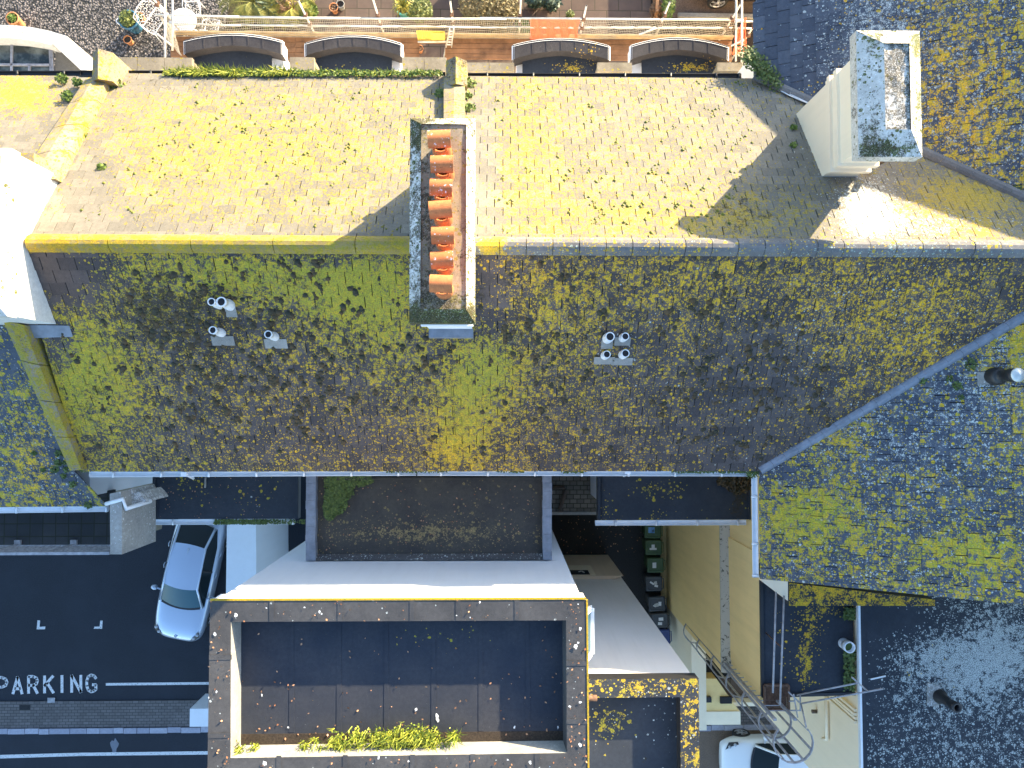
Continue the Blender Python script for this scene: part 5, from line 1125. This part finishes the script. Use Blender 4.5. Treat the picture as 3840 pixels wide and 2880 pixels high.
# ================================================================== CARS
def car(loc, heading, mat, label, prm, roundel=False):
    """x forward, y left; all dimensions in metres"""
    ct = thing('parked_car', loc, label, 'car', 'parked cars', heading)
    R_ = Matrix.Rotation(heading, 3, 'Z'); loc = Vector(loc)
    P_ = lambda x, y, z: loc+R_ @ Vector((x, y, z))
    lf, lr = prm['front'], prm['rear']; hwid = prm['hw']
    # lower body: stations (x, half width at shoulder, deck height)
    st = prm['st']; rings = []
    for (x, w, zd, zlow) in st:
        half = [(0, zd+.025), (.45*w, zd+.015), (.72*w, zd-.005), (.90*w, zd-.05), (.985*w, zd-.14), (w, zd-.28), (.985*w, zlow+.28), (.93*w, zlow)]
        ring = [P_(x, y, z) for y, z in half]+[P_(x, -y, z) for y, z in half[::-1][:-1]]
        rings.append(ring)
    mb = MB(); loft(mb, rings, True, True); body = mb.build('body', mat, ct)
    md = body.modifiers.new('smooth', 'SUBSURF'); md.levels = md.render_levels = 2
    # greenhouse
    (xa, wa, za_), (xb, wb, zb_), (xc_, wc, zc2), (xd, wd_, zd_) = prm['wind_base'], prm['roof_f'], prm['roof_r'], prm['rear_base']
    def arc(x, w, z, bow, crown_, n=8): return [P_(x+bow*(1-(2*k/n-1)**2), w*(2*k/n-1), z+crown_*(1-(2*k/n-1)**2)) for k in range(n+1)]
    def strip(a, b_, m_): n = len(a); return a+b_, [(i, i+1, n+i+1, n+i) for i in range(n-1)]
    A0, A1, A2, A3 = arc(xa, wa, za_, .12, .02), arc(xb, wb, zb_, .07, .035), arc(xc_, wc, zc2, -.05, .035), arc(xd, wd_, zd_, -.10, .02)
    mb = MB(); mb.smooth = True; n = 8; rows = [arc(xb+(xc_-xb)*t, wb+(wc-wb)*t+.02*math.sin(math.pi*t), zb_+(zc2-zb_)*t+.03*math.sin(math.pi*t), .07-.12*t, .035) for t in [k/8 for k in range(9)]]
    for r0, r1 in zip(rows, rows[1:]): mb.add(*strip(r0, r1, 0))
    roof = mb.build('roof', mat, ct)
    mb = MB(); mb.smooth = True; ins_ = lambda arcp, w0: arcp
    ws = [[p.lerp(q, t) for p, q in zip(A0, A1)] for t in (0, .33, .66, 1)]
    for r0, r1 in zip(ws, ws[1:]): mb.add(*strip(r0, r1, 0))
    mb.build('windscreen', prm.get('glass', 'glass_teal'), ct)
    mb = MB(); mb.smooth = True; mb.add(*strip(A2, A3, 0)); mb.build('rear_window', 'glass', ct)
    for sg, e in ((-1, 0), (1, 8)):
        a, b_, c_2, d_ = A0[e], A1[e], A2[e], A3[e]
        out = R_ @ Vector((0, sg, 0))
        sh = [a+out*.10-Vector((0, 0, .03)), P_(xb-.1, sg*(hwid-.10), za_-.03), P_(xc_, sg*(hwid-.12), za_-.03), d_+out*.08-Vector((0, 0, .02))]
        top = [b_+out*.0, rows[2][e], rows[6][e], c_2]
        mb = MB(); w_ = [top[0].lerp(sh[0], .12), top[1], top[2], top[3].lerp(sh[3], .12)]
        mb.add([sh[0], sh[1], sh[2], sh[3], c_2-Vector((0, 0, .03)), top[2]-Vector((0, 0, .025)), top[1]-Vector((0, 0, .025)), b_-Vector((0, 0, .03))], [(0, 1, 6, 7), (1, 2, 5, 6), (2, 3, 4, 5)])
        mb.build('side_window', 'glass', ct)
        mb = MB(); up = out*.012
        mb.tube([a+up+out*.03, b_+up, top[1]+up+Vector((0, 0, .0)), top[2]+up, c_2+up, d_+up], [.045, .04, .028, .028, .045, .05], 6); mb.build('roof_rail', mat, ct)
        mb = MB(); pz = sh[1].lerp(sh[2], .35); mb.bar(pz+out*.01, top[1].lerp(top[2], .4)+out*.006, .06, .02, tuple(out)); mb.build('door_pillar', 'pvc_b', ct)
        mb = MB(); mp = P_(xa-.38, sg*(hwid+.12), za_+.02); mb.lathe(mp, [(0, -.10), (.07, -.085), (.10, 0), (.085, .08), (0, .1)], 10, tuple(R_ @ Vector((0, 1, 0)))); mb.bar(mp, P_(xa-.34, sg*(hwid-.1), za_-.03), .05, .03); mb.build('mirror', mat, ct)
        for hx in (xb-.55, xc_+.12):
            mb = MB(); h0 = P_(hx, sg*(hwid+.005), za_-.13); mb.tube([h0, h0+R_ @ Vector((.1, sg*.025, .01)), h0+R_ @ Vector((.2, 0, 0))], .015, 6); mb.build('door_handle', mat, ct)
        mb = MB(); hl_ = prm['lamp']; pts = [P_(x, sg*y, z) for x, y, z in hl_]; mb.add(pts, [tuple(range(len(pts)))]); hd = mb.build('headlight', 'pvc_b', ct)
        cc = sum(pts, Vector())/len(pts)
        for k in (-.3, .3):
            mb = MB(); q = cc.lerp(pts[0] if k < 0 else pts[2], .4); mb.lathe(q, [(.055, 0), (.05, .025), (0, .035)], 12); mb.build('lens', 'lamp_glass', hd)
        for wx_ in prm['axles']:
            wc_ = P_(wx_, sg*(hwid-.10), .32); ax = tuple(R_ @ Vector((0, sg, 0)))
            mb = MB(); mb.lathe(wc_, [(.20, -.08), (.30, -.09), (.32, -.05), (.32, .07), (.30, .105), (.23, .11)], 28, ax); wh = mb.build('wheel', 'rubber', ct)
            mb = MB(); mb.lathe(wc_, [(.235, .095), (.225, .10), (.21, .07)], 28, ax); axv = Vector(ax); e1 = axv.cross(Vector((0, 0, 1))).normalized(); e2 = Vector((0, 0, 1))
            for k in range(5):
                t = 2*math.pi*k/5+.3; d = e1*math.cos(t)+e2*math.sin(t); mb.bar(wc_+axv*.095, wc_+axv*.085+d*.22, .065, .02, ax)
            mb.lathe(wc_+axv*.08, [(.05, 0), (.05, .03), (0, .032)], 12, ax); mb.build('rim', 'rim', wh)
    mb = MB(); f0, zf_ = prm['front'], prm['nose_z']
    mb.bar(P_(f0-.10, -.30, zf_), P_(f0-.10, .30, zf_), .05, .05); mb.build('grille', 'pvc_b', ct)
    mb = MB(); a_ = [P_(xa+.02+.12*(1-(t*2-1)**2), wa*(2*t-1)*.96, za_+.012) for t in [k/10 for k in range(11)]]
    for p, q in zip(a_, a_[1:]): mb.bar(p, q, .07, .02)
    mb.build('wiper', 'pvc_b', ct)
    if roundel:
        z = prm['badge'][1]; c0_ = P_(prm['badge'][0], 0, z); mb = MB(); mb.lathe(c0_, [(.052, 0), (.052, .012), (.040, .013)], 20)
        mb.build('badge_ring', 'paint_black', body); mb = MB()
        for k in range(4):
            mb.m = k % 2; o_ = c0_+Vector((0, 0, .0125)); mb.add([o_]+[o_+Vector((math.cos(math.pi/2*(k+j/5)), math.sin(math.pi/2*(k+j/5)), 0))*.041 for j in range(6)], [tuple(range(7))])
        mb.build('badge', ['paper_b', 'paper'], body)
        mb = MB(); q = P_(xc_+.18, 0, zc2+.055); d = R_ @ Vector((1, 0, 0)); mb.add([q+d*.13, q-d*.10+R_ @ Vector((0, .035, 0)), q-d*.10-R_ @ Vector((0, .035, 0)), q-d*.09+Vector((0, 0, .06))], [(0, 1, 3), (0, 3, 2), (1, 2, 3)]); mb.build('roof_antenna', mat, ct)
    return ct
saloon = dict(front=2.30, rear=-2.25, hw=.90, nose_z=.60, badge=(2.10, .80), axles=(1.40, -1.33), glass='glass_teal',
              st=[(-2.25, .66, .78, .36), (-2.1, .80, .95, .24), (-1.75, .87, 1.0, .2), (-1.0, .895, .98, .18), (0, .90, .97, .18), (.8, .90, .97, .18), (1.2, .895, .95, .18), (1.65, .875, .90, .2), (2.0, .83, .82, .22), (2.2, .70, .72, .24), (2.3, .52, .62, .28)],
              wind_base=(.92, .70, .985), roof_f=(.22, .57, 1.385), roof_r=(-1.20, .53, 1.38), rear_base=(-1.85, .60, 1.06), lamp=[(2.17, .50, .755), (1.93, .70, .85), (1.80, .78, .86), (1.98, .80, .79), (2.15, .66, .73)])
h = math.atan2(-3.75, -.80)
cc_ = W((667, 2395), .55)
dirv = Vector((math.cos(h), math.sin(h), 0)); loc = Vector((cc_.x, cc_.y, 0))-dirv*2.28; loc.z = 0
car(loc, h, 'paint_silver', 'silver blue car parked on the dark asphalt beside the tall white house', saloon, True)
hatch = dict(front=2.10, rear=-2.0, hw=.88, nose_z=.62, badge=(1.95, .8), axles=(1.28, -1.25), glass='glass',
             st=[(-2.0, .70, .85, .36), (-1.85, .82, .98, .24), (-1.4, .87, 1.0, .2), (-.6, .88, .99, .18), (.3, .88, .98, .18), (.9, .88, .98, .18), (1.2, .87, .95, .18), (1.6, .84, .86, .2), (1.9, .75, .74, .22), (2.05, .62, .62, .24), (2.10, .50, .56, .28)],
             wind_base=(1.02, .68, 1.0), roof_f=(.32, .58, 1.42), roof_r=(-1.4, .55, 1.46), rear_base=(-1.85, .60, 1.1), lamp=[(1.98, .46, .73), (1.78, .62, .83), (1.55, .72, .90), (1.58, .79, .86), (1.86, .72, .74)])
wc_ = W((2779, 2752), .32)
car(Vector((wc_.x+1.28, wc_.y-.82, 0)), math.pi, 'paint_white', 'white hatchback parked in the street under the caged ladder', hatch)
wn_ = W(Cc(1808, 12), ZG+.32)
car(Vector((wn_.x+1.33, wn_.y+.84, ZG)), math.pi, 'paint_black', 'dark car in the car park at the top edge, one alloy wheel showing', dict(saloon, glass='glass'))
# ================================================================== SCAFFOLD
sf = thing('scaffold', (0, 10, ZG), 'tube scaffold with netting, boards and ladder along the north bays', 'scaffold')
zp = 5.6
yo_ = W((1500, 140), zp).y; yi_ = W((1500, 219), zp).y
xs0, xs1 = W((640, 140), zp).x, W((2745, 140), zp).x
hx0, hx1 = W(B(1478, 400), zp).x, W(B(1700, 400), zp).x
nb = 4; rg = random.Random(8)
for k in range(nb):
    ya, yb = yi_+(yo_-yi_)*k/nb, yi_+(yo_-yi_)*(k+1)/nb-.012
    x = xs0
    cuts = [xs0, xs0+3.6, xs0+7.2, hx0, hx1, hx1+3.4, hx1+6.6, xs1]
    for a, b_ in zip(cuts, cuts[1:]):
        if abs(a-hx0) < .01 and k < 3: continue
        mb = MB(); zz = zp+rg.uniform(-.006, .006); mb.box(a+.005, b_-.005, ya, yb, zz-.038, zz); mb.build('scaffold_board', 'timber', sf)
mb = MB(); mb.box(xs0, xs1, yo_+.003, yo_+.045, zp, zp+.2); mb.build('toe_board', 'timber_pale', sf)
def rail(p, q, za, zb_, nm='ledger', r=.026):
    mb = MB(); mb.tube([W(p, za), W(q, zb_)], r, 10); return mb.build(nm, 'galv', sf)
zt1, zt2 = HC-19.4, HC-19.85
rail(A(1290, 122), B(0, 140), zt1, zt1); rail(B(-10, 140), B(1000, 152), zt1, zt1); rail(B(990, 152), B(2212, 158), zt1, zt1); rail(Cc(0, 135), Cc(1985, 152), zt1, zt1)
rail(A(1370, 195), B(10, 212), zt2, zt2); rail(B(0, 208), B(2212, 228), zt2, zt2); rail(Cc(0, 205), Cc(1900, 212), zt2, zt2)
for px, tx, zt in ((A(1440, 205), A(1330, 70), 8.0), (B(620, 295), B(468, 8), 7.3), (B(1190, 290), B(1085, -20), 7.5), (B(1775, 280), B(1748, 35), 7.2), (Cc(295, 262), Cc(300, -20), 7.4), (Cc(752, 290), Cc(800, 42), 7.2), (Cc(1335, 262), Cc(1422, 48), 7.2), (Cc(1820, 290), Cc(1942, 48), 7.3), (Cc(1975, 345), Cc(2048, 255), 7.0)):
    b0 = W(px, zp); t0 = W(tx, zt)
    mb = MB(); mb.tube([(b0.x, b0.y+.05, ZG), (b0.x, b0.y+.05, zt)], .026, 10); st_ = mb.build('standard', 'galv', sf)
    mb = MB(); mb.tube([(b0.x, b0.y+.05, zt-.02), (b0.x, b0.y+.05, zt+.003)], .022, 10); mb.build('bore_shade', 'dark', st_)  # near-black plug paints the shade inside the open tube end
    for z in (zt1, zt2): mb = MB(); mb.box(b0.x-.05, b0.x+.05, b0.y-.03, b0.y+.11, z-.045, z+.045); mb.build('coupler', 'rust', st_)
for X, ya, yb, z0_, z1_ in ((619, -20, 258, 8.4, 8.6), (647, -20, 190, 8.2, 7.6), (2782, -20, 278, 8.4, 8.6), (2760, 0, 230, 8.2, 7.4)):
    rail((X, ya), (X, yb), z0_, z1_, 'transom')
rail(A(1265, 252), A(1440, 390), 6.4, 6.2, 'brace'); rail(A(1330, 75), A(1390, 130), 7.2, 7.2, 'brace')
rail(Cc(1920, 160), Cc(2065, 165), zt1, zt1, 'transom'); rail(Cc(1940, 212), Cc(2065, 218), zt2, zt2, 'transom'); rail(Cc(1200, 258), Cc(1345, 208), zt2, zt2, 'brace'); rail(Cc(1895, 345), Cc(1990, 300), 6.6, 6.8, 'brace')
def net(name, mat, a, b_, c_, d_, nx, ny, w=.009, sag=.05, dens=1):
    mb = MB(); rg = random.Random(nx); a, b_, c_, d_ = map(Vector, (a, b_, c_, d_))
    def pt(u, v): return a*(1-u)*(1-v)+b_*u*(1-v)+c_*u*v+d_*(1-u)*v+Vector((math.sin(v*5+u*40)*.02, sag*math.sin(u*23+v*2)*math.sin(math.pi*v), 0))
    for i in range(nx+1):
        q = [pt(i/nx, j/4) for j in range(5)]
        for p, r in zip(q, q[1:]): mb.add([p-Vector((w/2, 0, 0)), p+Vector((w/2, 0, 0)), r+Vector((w/2, 0, 0)), r-Vector((w/2, 0, 0))], [(0, 1, 2, 3)])
    m_ = max(8, nx//3)
    for j in range(ny+1):
        q = [pt(i/m_, j/ny) for i in range(m_+1)]
        for p, r in zip(q, q[1:]): mb.add([p-Vector((0, w*.5, w*.5)), r-Vector((0, w*.5, w*.5)), r+Vector((0, w*.5, w*.5)), p+Vector((0, w*.5, w*.5))], [(0, 1, 2, 3)])
    return mb.build(name, mat, sf)
zn = zp+.02
net('debris_net', 'net_g', W(A(1400, 300), zn), W(Cc(385, 290), zn), W(Cc(380, 150), zt1), W(A(1370, 125), zt1), 190, 9)
net('debris_net', 'net_o', W(Cc(378, 292), zn), W(Cc(730, 288), zn), W(Cc(746, 152), zt1), W(Cc(385, 150), zt1), 44, 13, .022)
net('debris_net', 'net_g', W(Cc(735, 292), zn), W(Cc(1900, 290), zn), W(Cc(1930, 155), zt1), W(Cc(750, 150), zt1), 95, 9)
net('debris_net', 'net_o', W(Cc(1905, 410), 5.9), W(Cc(2015, 400), 5.8), W(Cc(2000, 130), 7.2), W(Cc(1935, 240), 6.9), 10, 16, .02)
net('debris_net', 'net_w', W(A(1390, 330), zn), W(A(1500, 460), zn), W(A(1440, 230), zt1), W(A(1330, 130), zt1), 14, 16, .012)
mb = MB(); q = [W(p, zp+z_) for p, z_ in ((B(1482, 332), .05), (B(1697, 332), .05), (B(1690, 262), .62), (B(1470, 255), .62))]
for k in range(13):
    t = k/12; mb.bar(q[0].lerp(q[1], t), q[3].lerp(q[2], t), .012 if k % 6 else .05, .02, (0, 1, .3)); mb.bar(q[0].lerp(q[3], t), q[1].lerp(q[2], t), .012 if k % 12 else .05, .02, (0, 1, .3))
mb.m = 1; m0, m1 = q[0].lerp(q[1], .52), q[3].lerp(q[2], .52); mb.add([p-Vector((0, .03, .02)) for p in (m0, q[1], q[2], m1)], [(0, 1, 2, 3)])
mb.build('hatch_gate', ['yellow_paint', 'yellow_paint'], sf)
mb = MB(); mb.tube([W(B(1475, 347), zp+.1), W(B(1710, 345), zp+.1)], .028, 10); mb.build('ledger', 'galv', sf)
ld = MB(); b0, b1 = W(B(1690, 470), ZG+.9), W(B(1745, 475), ZG+.9); t0, t1 = W(B(1740, 240), zp+1.1), W(B(1772, 235), zp+1.1)
for a, b_ in ((b0, t0), (b1, t1)): ld.bar(a, b_, .03, .07, (0, 1, .2))
for k in range(1, 11): ld.bar(b0.lerp(t0, k/11), b1.lerp(t1, k/11), .028, .028)
ld.build('ladder', 'alu', sf)
# ================================================================== GARDEN
def pot(px, r, h, mat, label, soil='soil', z=ZG, tilt=None, handle=False):
    c_ = W(px, z+h); c_.z = z
    p_ = thing('plant_pot', c_, label, 'plant pot', 'plant pots in the garden'); mb = MB()
    mb.lathe(c_, [(r*.68, 0), (r*.8, h*.4), (r*.95, h*.85), (r*1.05, h*.87), (r*1.05, h), (r*.88, h), (r*.85, h*.8)], 24); mb.disc(c_+Vector((0, 0, .01)), r*.66); mb.build('body', mat, p_)
    mb = MB(); mb.disc(c_+Vector((0, 0, h*.84)), r*.87); mb.build('soil', soil, p_)
    if handle:
        mb = MB(); pts = [c_+Vector((-r*1.0-.12*math.sin(math.pi*k/8), -.12+.24*k/8, h*.8)) for k in range(9)]; mb.tube(pts, .02, 6); mb.build('handle', 'iron_w', p_)
    return p_, c_
rg = random.Random(33)
def plant_in(p_, c_, h, r, n, mat, s=.05, nm='foliage'):
    mb = MB(); crown(mb, c_+Vector((0, 0, h+r*.35)), r, r, r*.55, n, s, rg); mb.build(nm, mat, p_)
p_, c_ = pot(A(1062, 160), .29, .50, 'blue_glaze', 'large glazed blue pot with grey green heather on the gravel', handle=True); plant_in(p_, c_, .45, .26, 420, 'shrub', .05)
p_, c_ = pot(A(1158, 140), .13, .24, 'pot_terra', 'small terracotta pot touching the large blue pot'); plant_in(p_, c_, .2, .1, 60, 'weed', .04)
p_, c_ = pot(A(1055, 325), .125, .24, 'pot_terra', 'small terracotta pot standing alone on the gravel below the blue pot'); plant_in(p_, c_, .16, .07, 20, 'weed', .03)
p_, c_ = pot(A(98, 150), .19, .45, 'pot_terra', 'tall terracotta pot at the left edge above the white bay'); plant_in(p_, c_, .38, .15, 120, 'weed', .05)
p_, c_ = pot(B(775, 58), .135, .26, 'pot_terra', 'brown pot of dead stems on the brown paving beside the cream pot'); plant_in(p_, c_, .2, .09, 60, 'dry', .05)
p_, c_ = pot(B(830, 30), .125, .26, 'conc', 'cream pot with dark soil on the brown paving'); plant_in(p_, c_, .16, .05, 10, 'weed', .03)
p_, c_ = pot(B(1352, 62), .22, .40, 'teal_glaze', 'turquoise pot with spiky yellow yucca on the brown paving')
mb = MB()
for k in range(70):
    a = rg.uniform(0, 6.28); l = rg.uniform(.25, .42); d = Vector((math.cos(a), math.sin(a), 0)); e = Vector((-d.y, d.x, 0))*.016; q = c_+Vector((0, 0, .45)); m_ = q+d*l*.6+Vector((0, 0, rg.uniform(.05, .3))); t_ = q+d*l+Vector((0, 0, rg.uniform(-.05, .2)))
    mb.add([q-e, q+e, m_+e, m_-e, t_], [(0, 1, 2, 3), (3, 2, 4)])
mb.build('leaves', 'yucca', p_)
p_, c_ = pot(B(1450, -2), .14, .25, 'blue_glaze', 'small blue pot at the top edge above the turquoise pot')
p_, c_ = pot(B(1490, 400), .11, .2, 'pot_terra', 'terracotta pot seen through the scaffold hatch'); plant_in(p_, c_, .16, .08, 40, 'dry', .04)
def plant(nm, px, rx, ry, rz, n, s, mat, label, cat, z=ZG, long=1.6, stem=True):
    c_ = W(px, z+rz); c_.z = z; t_ = thing(nm, c_, label, cat)
    mb = MB(); crown(mb, c_+Vector((0, 0, rz)), rx, ry, rz, n, s, rg, .5, long); mb.build('foliage', mat, t_)
    mb = MB()
    for k in range(5): a = k*1.3; mb.tube([c_+Vector((math.cos(a)*.05, math.sin(a)*.05, 0)), c_+Vector((math.cos(a)*rx*.5, math.sin(a)*ry*.5, rz*1.2))], [.02, .006], 5)
    mb.build('stem', 'dry', t_)
    return t_
plant('shrub', B(1490, 80), .42, .38, .35, 900, .05, 'shrub', 'rounded green shrub beside the turquoise pot', 'shrub')
plant('shrub', B(565, 85), .28, .26, .25, 700, .06, 'weed', 'fine leaved green shrub at the right end of the palm bed', 'shrub', long=3)
plant('shrub', Cc(680, 105), .14, .12, .12, 200, .04, 'shrub', 'small green plant growing between the slabs behind the orange net', 'shrub')
plant('shrub', Cc(1420, 50), .22, .40, .40, 500, .05, 'weed', 'upright green shrub beside the timber edging', 'shrub')
plant('shrub', Cc(1335, 75), .24, .24, .2, 260, .05, 'dry', 'dry brown shrub left of the timber edging', 'shrub', long=3)
plant('shrub', Cc(420, 0), .3, .18, .3, 260, .09, 'agave', 'dark leaved shrub hanging into the top edge above the slabs', 'shrub', long=2.5)
plant('shrub', Cc(540, 15), .26, .22, .3, 200, .10, 'agave', 'second dark leaved shrub at the top edge, right of its twin', 'shrub', long=2.5)
plant('hedge', B(2060, 40), .95, .62, .55, 3800, .05, 'hedge', 'bronze leaved hedge behind the scaffold rail', 'hedge')
plant('hedge', Cc(170, 60), .55, .50, .5, 1700, .05, 'hedge', 'right hand end of the bronze hedge, by the open slabs', 'hedge')
plant('shrub', Cc(330, 195), .3, .26, .16, 500, .05, 'weed', 'low green plant under the scaffold netting, left of the orange net', 'shrub')
plant('shrub', Cc(190, 230), .5, .2, .12, 500, .05, 'hedge', 'straggling plant at the foot of the hedge under the netting', 'shrub')
def palm(px, label, n, ln, mat, az0=0, spread=6.28, z=ZG):
    c_ = W(px, z+.4); c_.z = z; t_ = thing('palm', c_, label, 'palm'); mb = MB(); mb.tube([c_, c_+Vector((0, 0, .35))], [.10, .07], 8); mb.build('trunk', 'dry', t_); mb = MB()
    for k in range(n): frond(mb, c_+Vector((0, 0, .35)), az0+spread*k/n+rg.uniform(-.15, .15), ln*rg.uniform(.8, 1.1), rg.uniform(.35, .7), .014, rg, 22, .30)
    mb.build('fronds', mat, t_)
palm(A(2120, 20), 'feathery yellow green palm at the left of the planted bed', 11, 1.15, 'palm')
palm(B(100, 10), 'feathery palm with drooping fronds beside the dark agave', 9, 1.0, 'palm', .5)
palm(B(440, 60), 'bright green palm leaning over the scaffold rail', 8, .8, 'yucca', .2)
c_ = W(B(265, 50), ZG+.3); c_.z = ZG; t_ = thing('agave', c_, 'dark blue green agave rosette in the planted bed', 'agave'); mb = MB()
for k in range(34):
    a = k*2.4; l = .55-.006*k; d = Vector((math.cos(a), math.sin(a), 0)); e = Vector((-d.y, d.x, 0))*.045; q = c_+Vector((0, 0, .12+.008*k)); m_ = q+d*l*.5+Vector((0, 0, .10+.006*k)); tp_ = q+d*l+Vector((0, 0, .12+.012*k))
    mb.add([q-e*.6, q+e*.6, m_+e, m_-e, tp_], [(0, 1, 2, 3), (3, 2, 4)])
mb.build('leaves', 'agave', t_)
plant('grass_clump', B(360, 45), .16, .3, .35, 500, .05, 'dry', 'pale dry grass clump between the agave and the green palm', 'grass clump', long=5)
plant('shrub', B(330, 150), .9, .25, .12, 900, .06, 'palm', 'low yellow green ground plants behind the netting under the palms', 'shrub', long=3)
plant('shrub', A(2080, 110), .5, .25, .2, 500, .07, 'palm', 'yellow green grassy plant at the gravel edge behind the rail', 'shrub', long=3)
# white cast-iron set
c_ = W(A(1515, 175), ZG+.7); c_.z = ZG; t_ = thing('garden_table', c_, 'round white cast iron table on the gravel behind the scaffold corner', 'table')
mb = MB(); mb.lathe(c_, [(0, .70), (.40, .70), (.415, .685), (.40, .67), (0, .675)], 32); mb.build('tabletop', 'iron_w', t_)
mb = MB(); mb.lathe(c_, [(.05, .05), (.035, .67)], 12); mb.build('pedestal', 'iron_w', t_)
for k in range(3): a = k*2.1; mb = MB(); mb.tube([c_+Vector((0, 0, .3)), c_+Vector((math.cos(a)*.2, math.sin(a)*.2, .16)), c_+Vector((math.cos(a)*.3, math.sin(a)*.3, 0))], .018, 6); mb.build('leg', 'iron_w', t_)
def lace(mb, f, nu, nv):                       # curled openwork panel
    for i in range(nu):
        for j in range(nv):
            pts = []
            for k in range(9): t = k/8*5.5; r_ = .48*(1-.55*k/8); pts.append(f((i+.5+r_*math.cos(t+i+j))/nu, (j+.5+r_*math.sin(t+i+j))/nv))
            for p, q in zip(pts, pts[1:]): mb.bar(p, q,   .010, .008)
    for e in ((0, 0, 1, 0), (1, 0, 1, 1), (1, 1, 0, 1), (0, 1, 0, 0)):
        q = [f(e[0]+(e[2]-e[0])*k/6, e[1]+(e[3]-e[1])*k/6) for k in range(7)]
        for a, b_ in zip(q, q[1:]): mb.bar(a, b_, .02, .02)
def seat(px, az, w, label, cat='chair', nm='garden_chair'):
    c_ = W(px, ZG+.45); c_.z = ZG; R_ = Matrix.Rotation(az, 3, 'Z'); t_ = thing(nm, c_, label, cat, 'white cast iron garden seats')
    f = lambda u, v: c_+R_ @ Vector(((u-.5)*w, (v-.5)*.42, .45)); mb = MB(); lace(mb, f, max(3, int(w/.13)), 3); mb.build('seat', 'iron_w', t_)
    f2 = lambda u, v: c_+R_ @ Vector(((u-.5)*w*(1-.1*v), .21+.16*v, .47+.42*v*(1-.25*abs(2*u-1)**2))); mb = MB(); lace(mb, f2, max(3, int(w/.13)), 3); mb.build('backrest', 'iron_w', t_)
    for sx in (-1, 1):
        for sy in (-1, 1): mb = MB(); mb.tube([c_+R_ @ Vector((sx*w*.45, sy*.19, .45)), c_+R_ @ Vector((sx*w*.5, sy*.24, 0))], .014, 6); mb.build('leg', 'iron_w', t_)
        mb = MB(); mb.tube([c_+R_ @ Vector((sx*w*.5, .22, .62)), c_+R_ @ Vector((sx*w*.55, 0, .64)), c_+R_ @ Vector((sx*w*.5, -.2, .45))], .013, 6); mb.build('armrest', 'iron_w', t_)
seat(A(1600, 70), .1, .44, 'white lacy cast iron chair above the round table')
seat(A(1760, 215), math.pi-.2, .40, 'white lacy cast iron chair under the netting right of the table')
seat(A(1290, 170), 1.0, .8, 'white lacy cast iron bench left of the round table', 'bench', 'garden_bench')
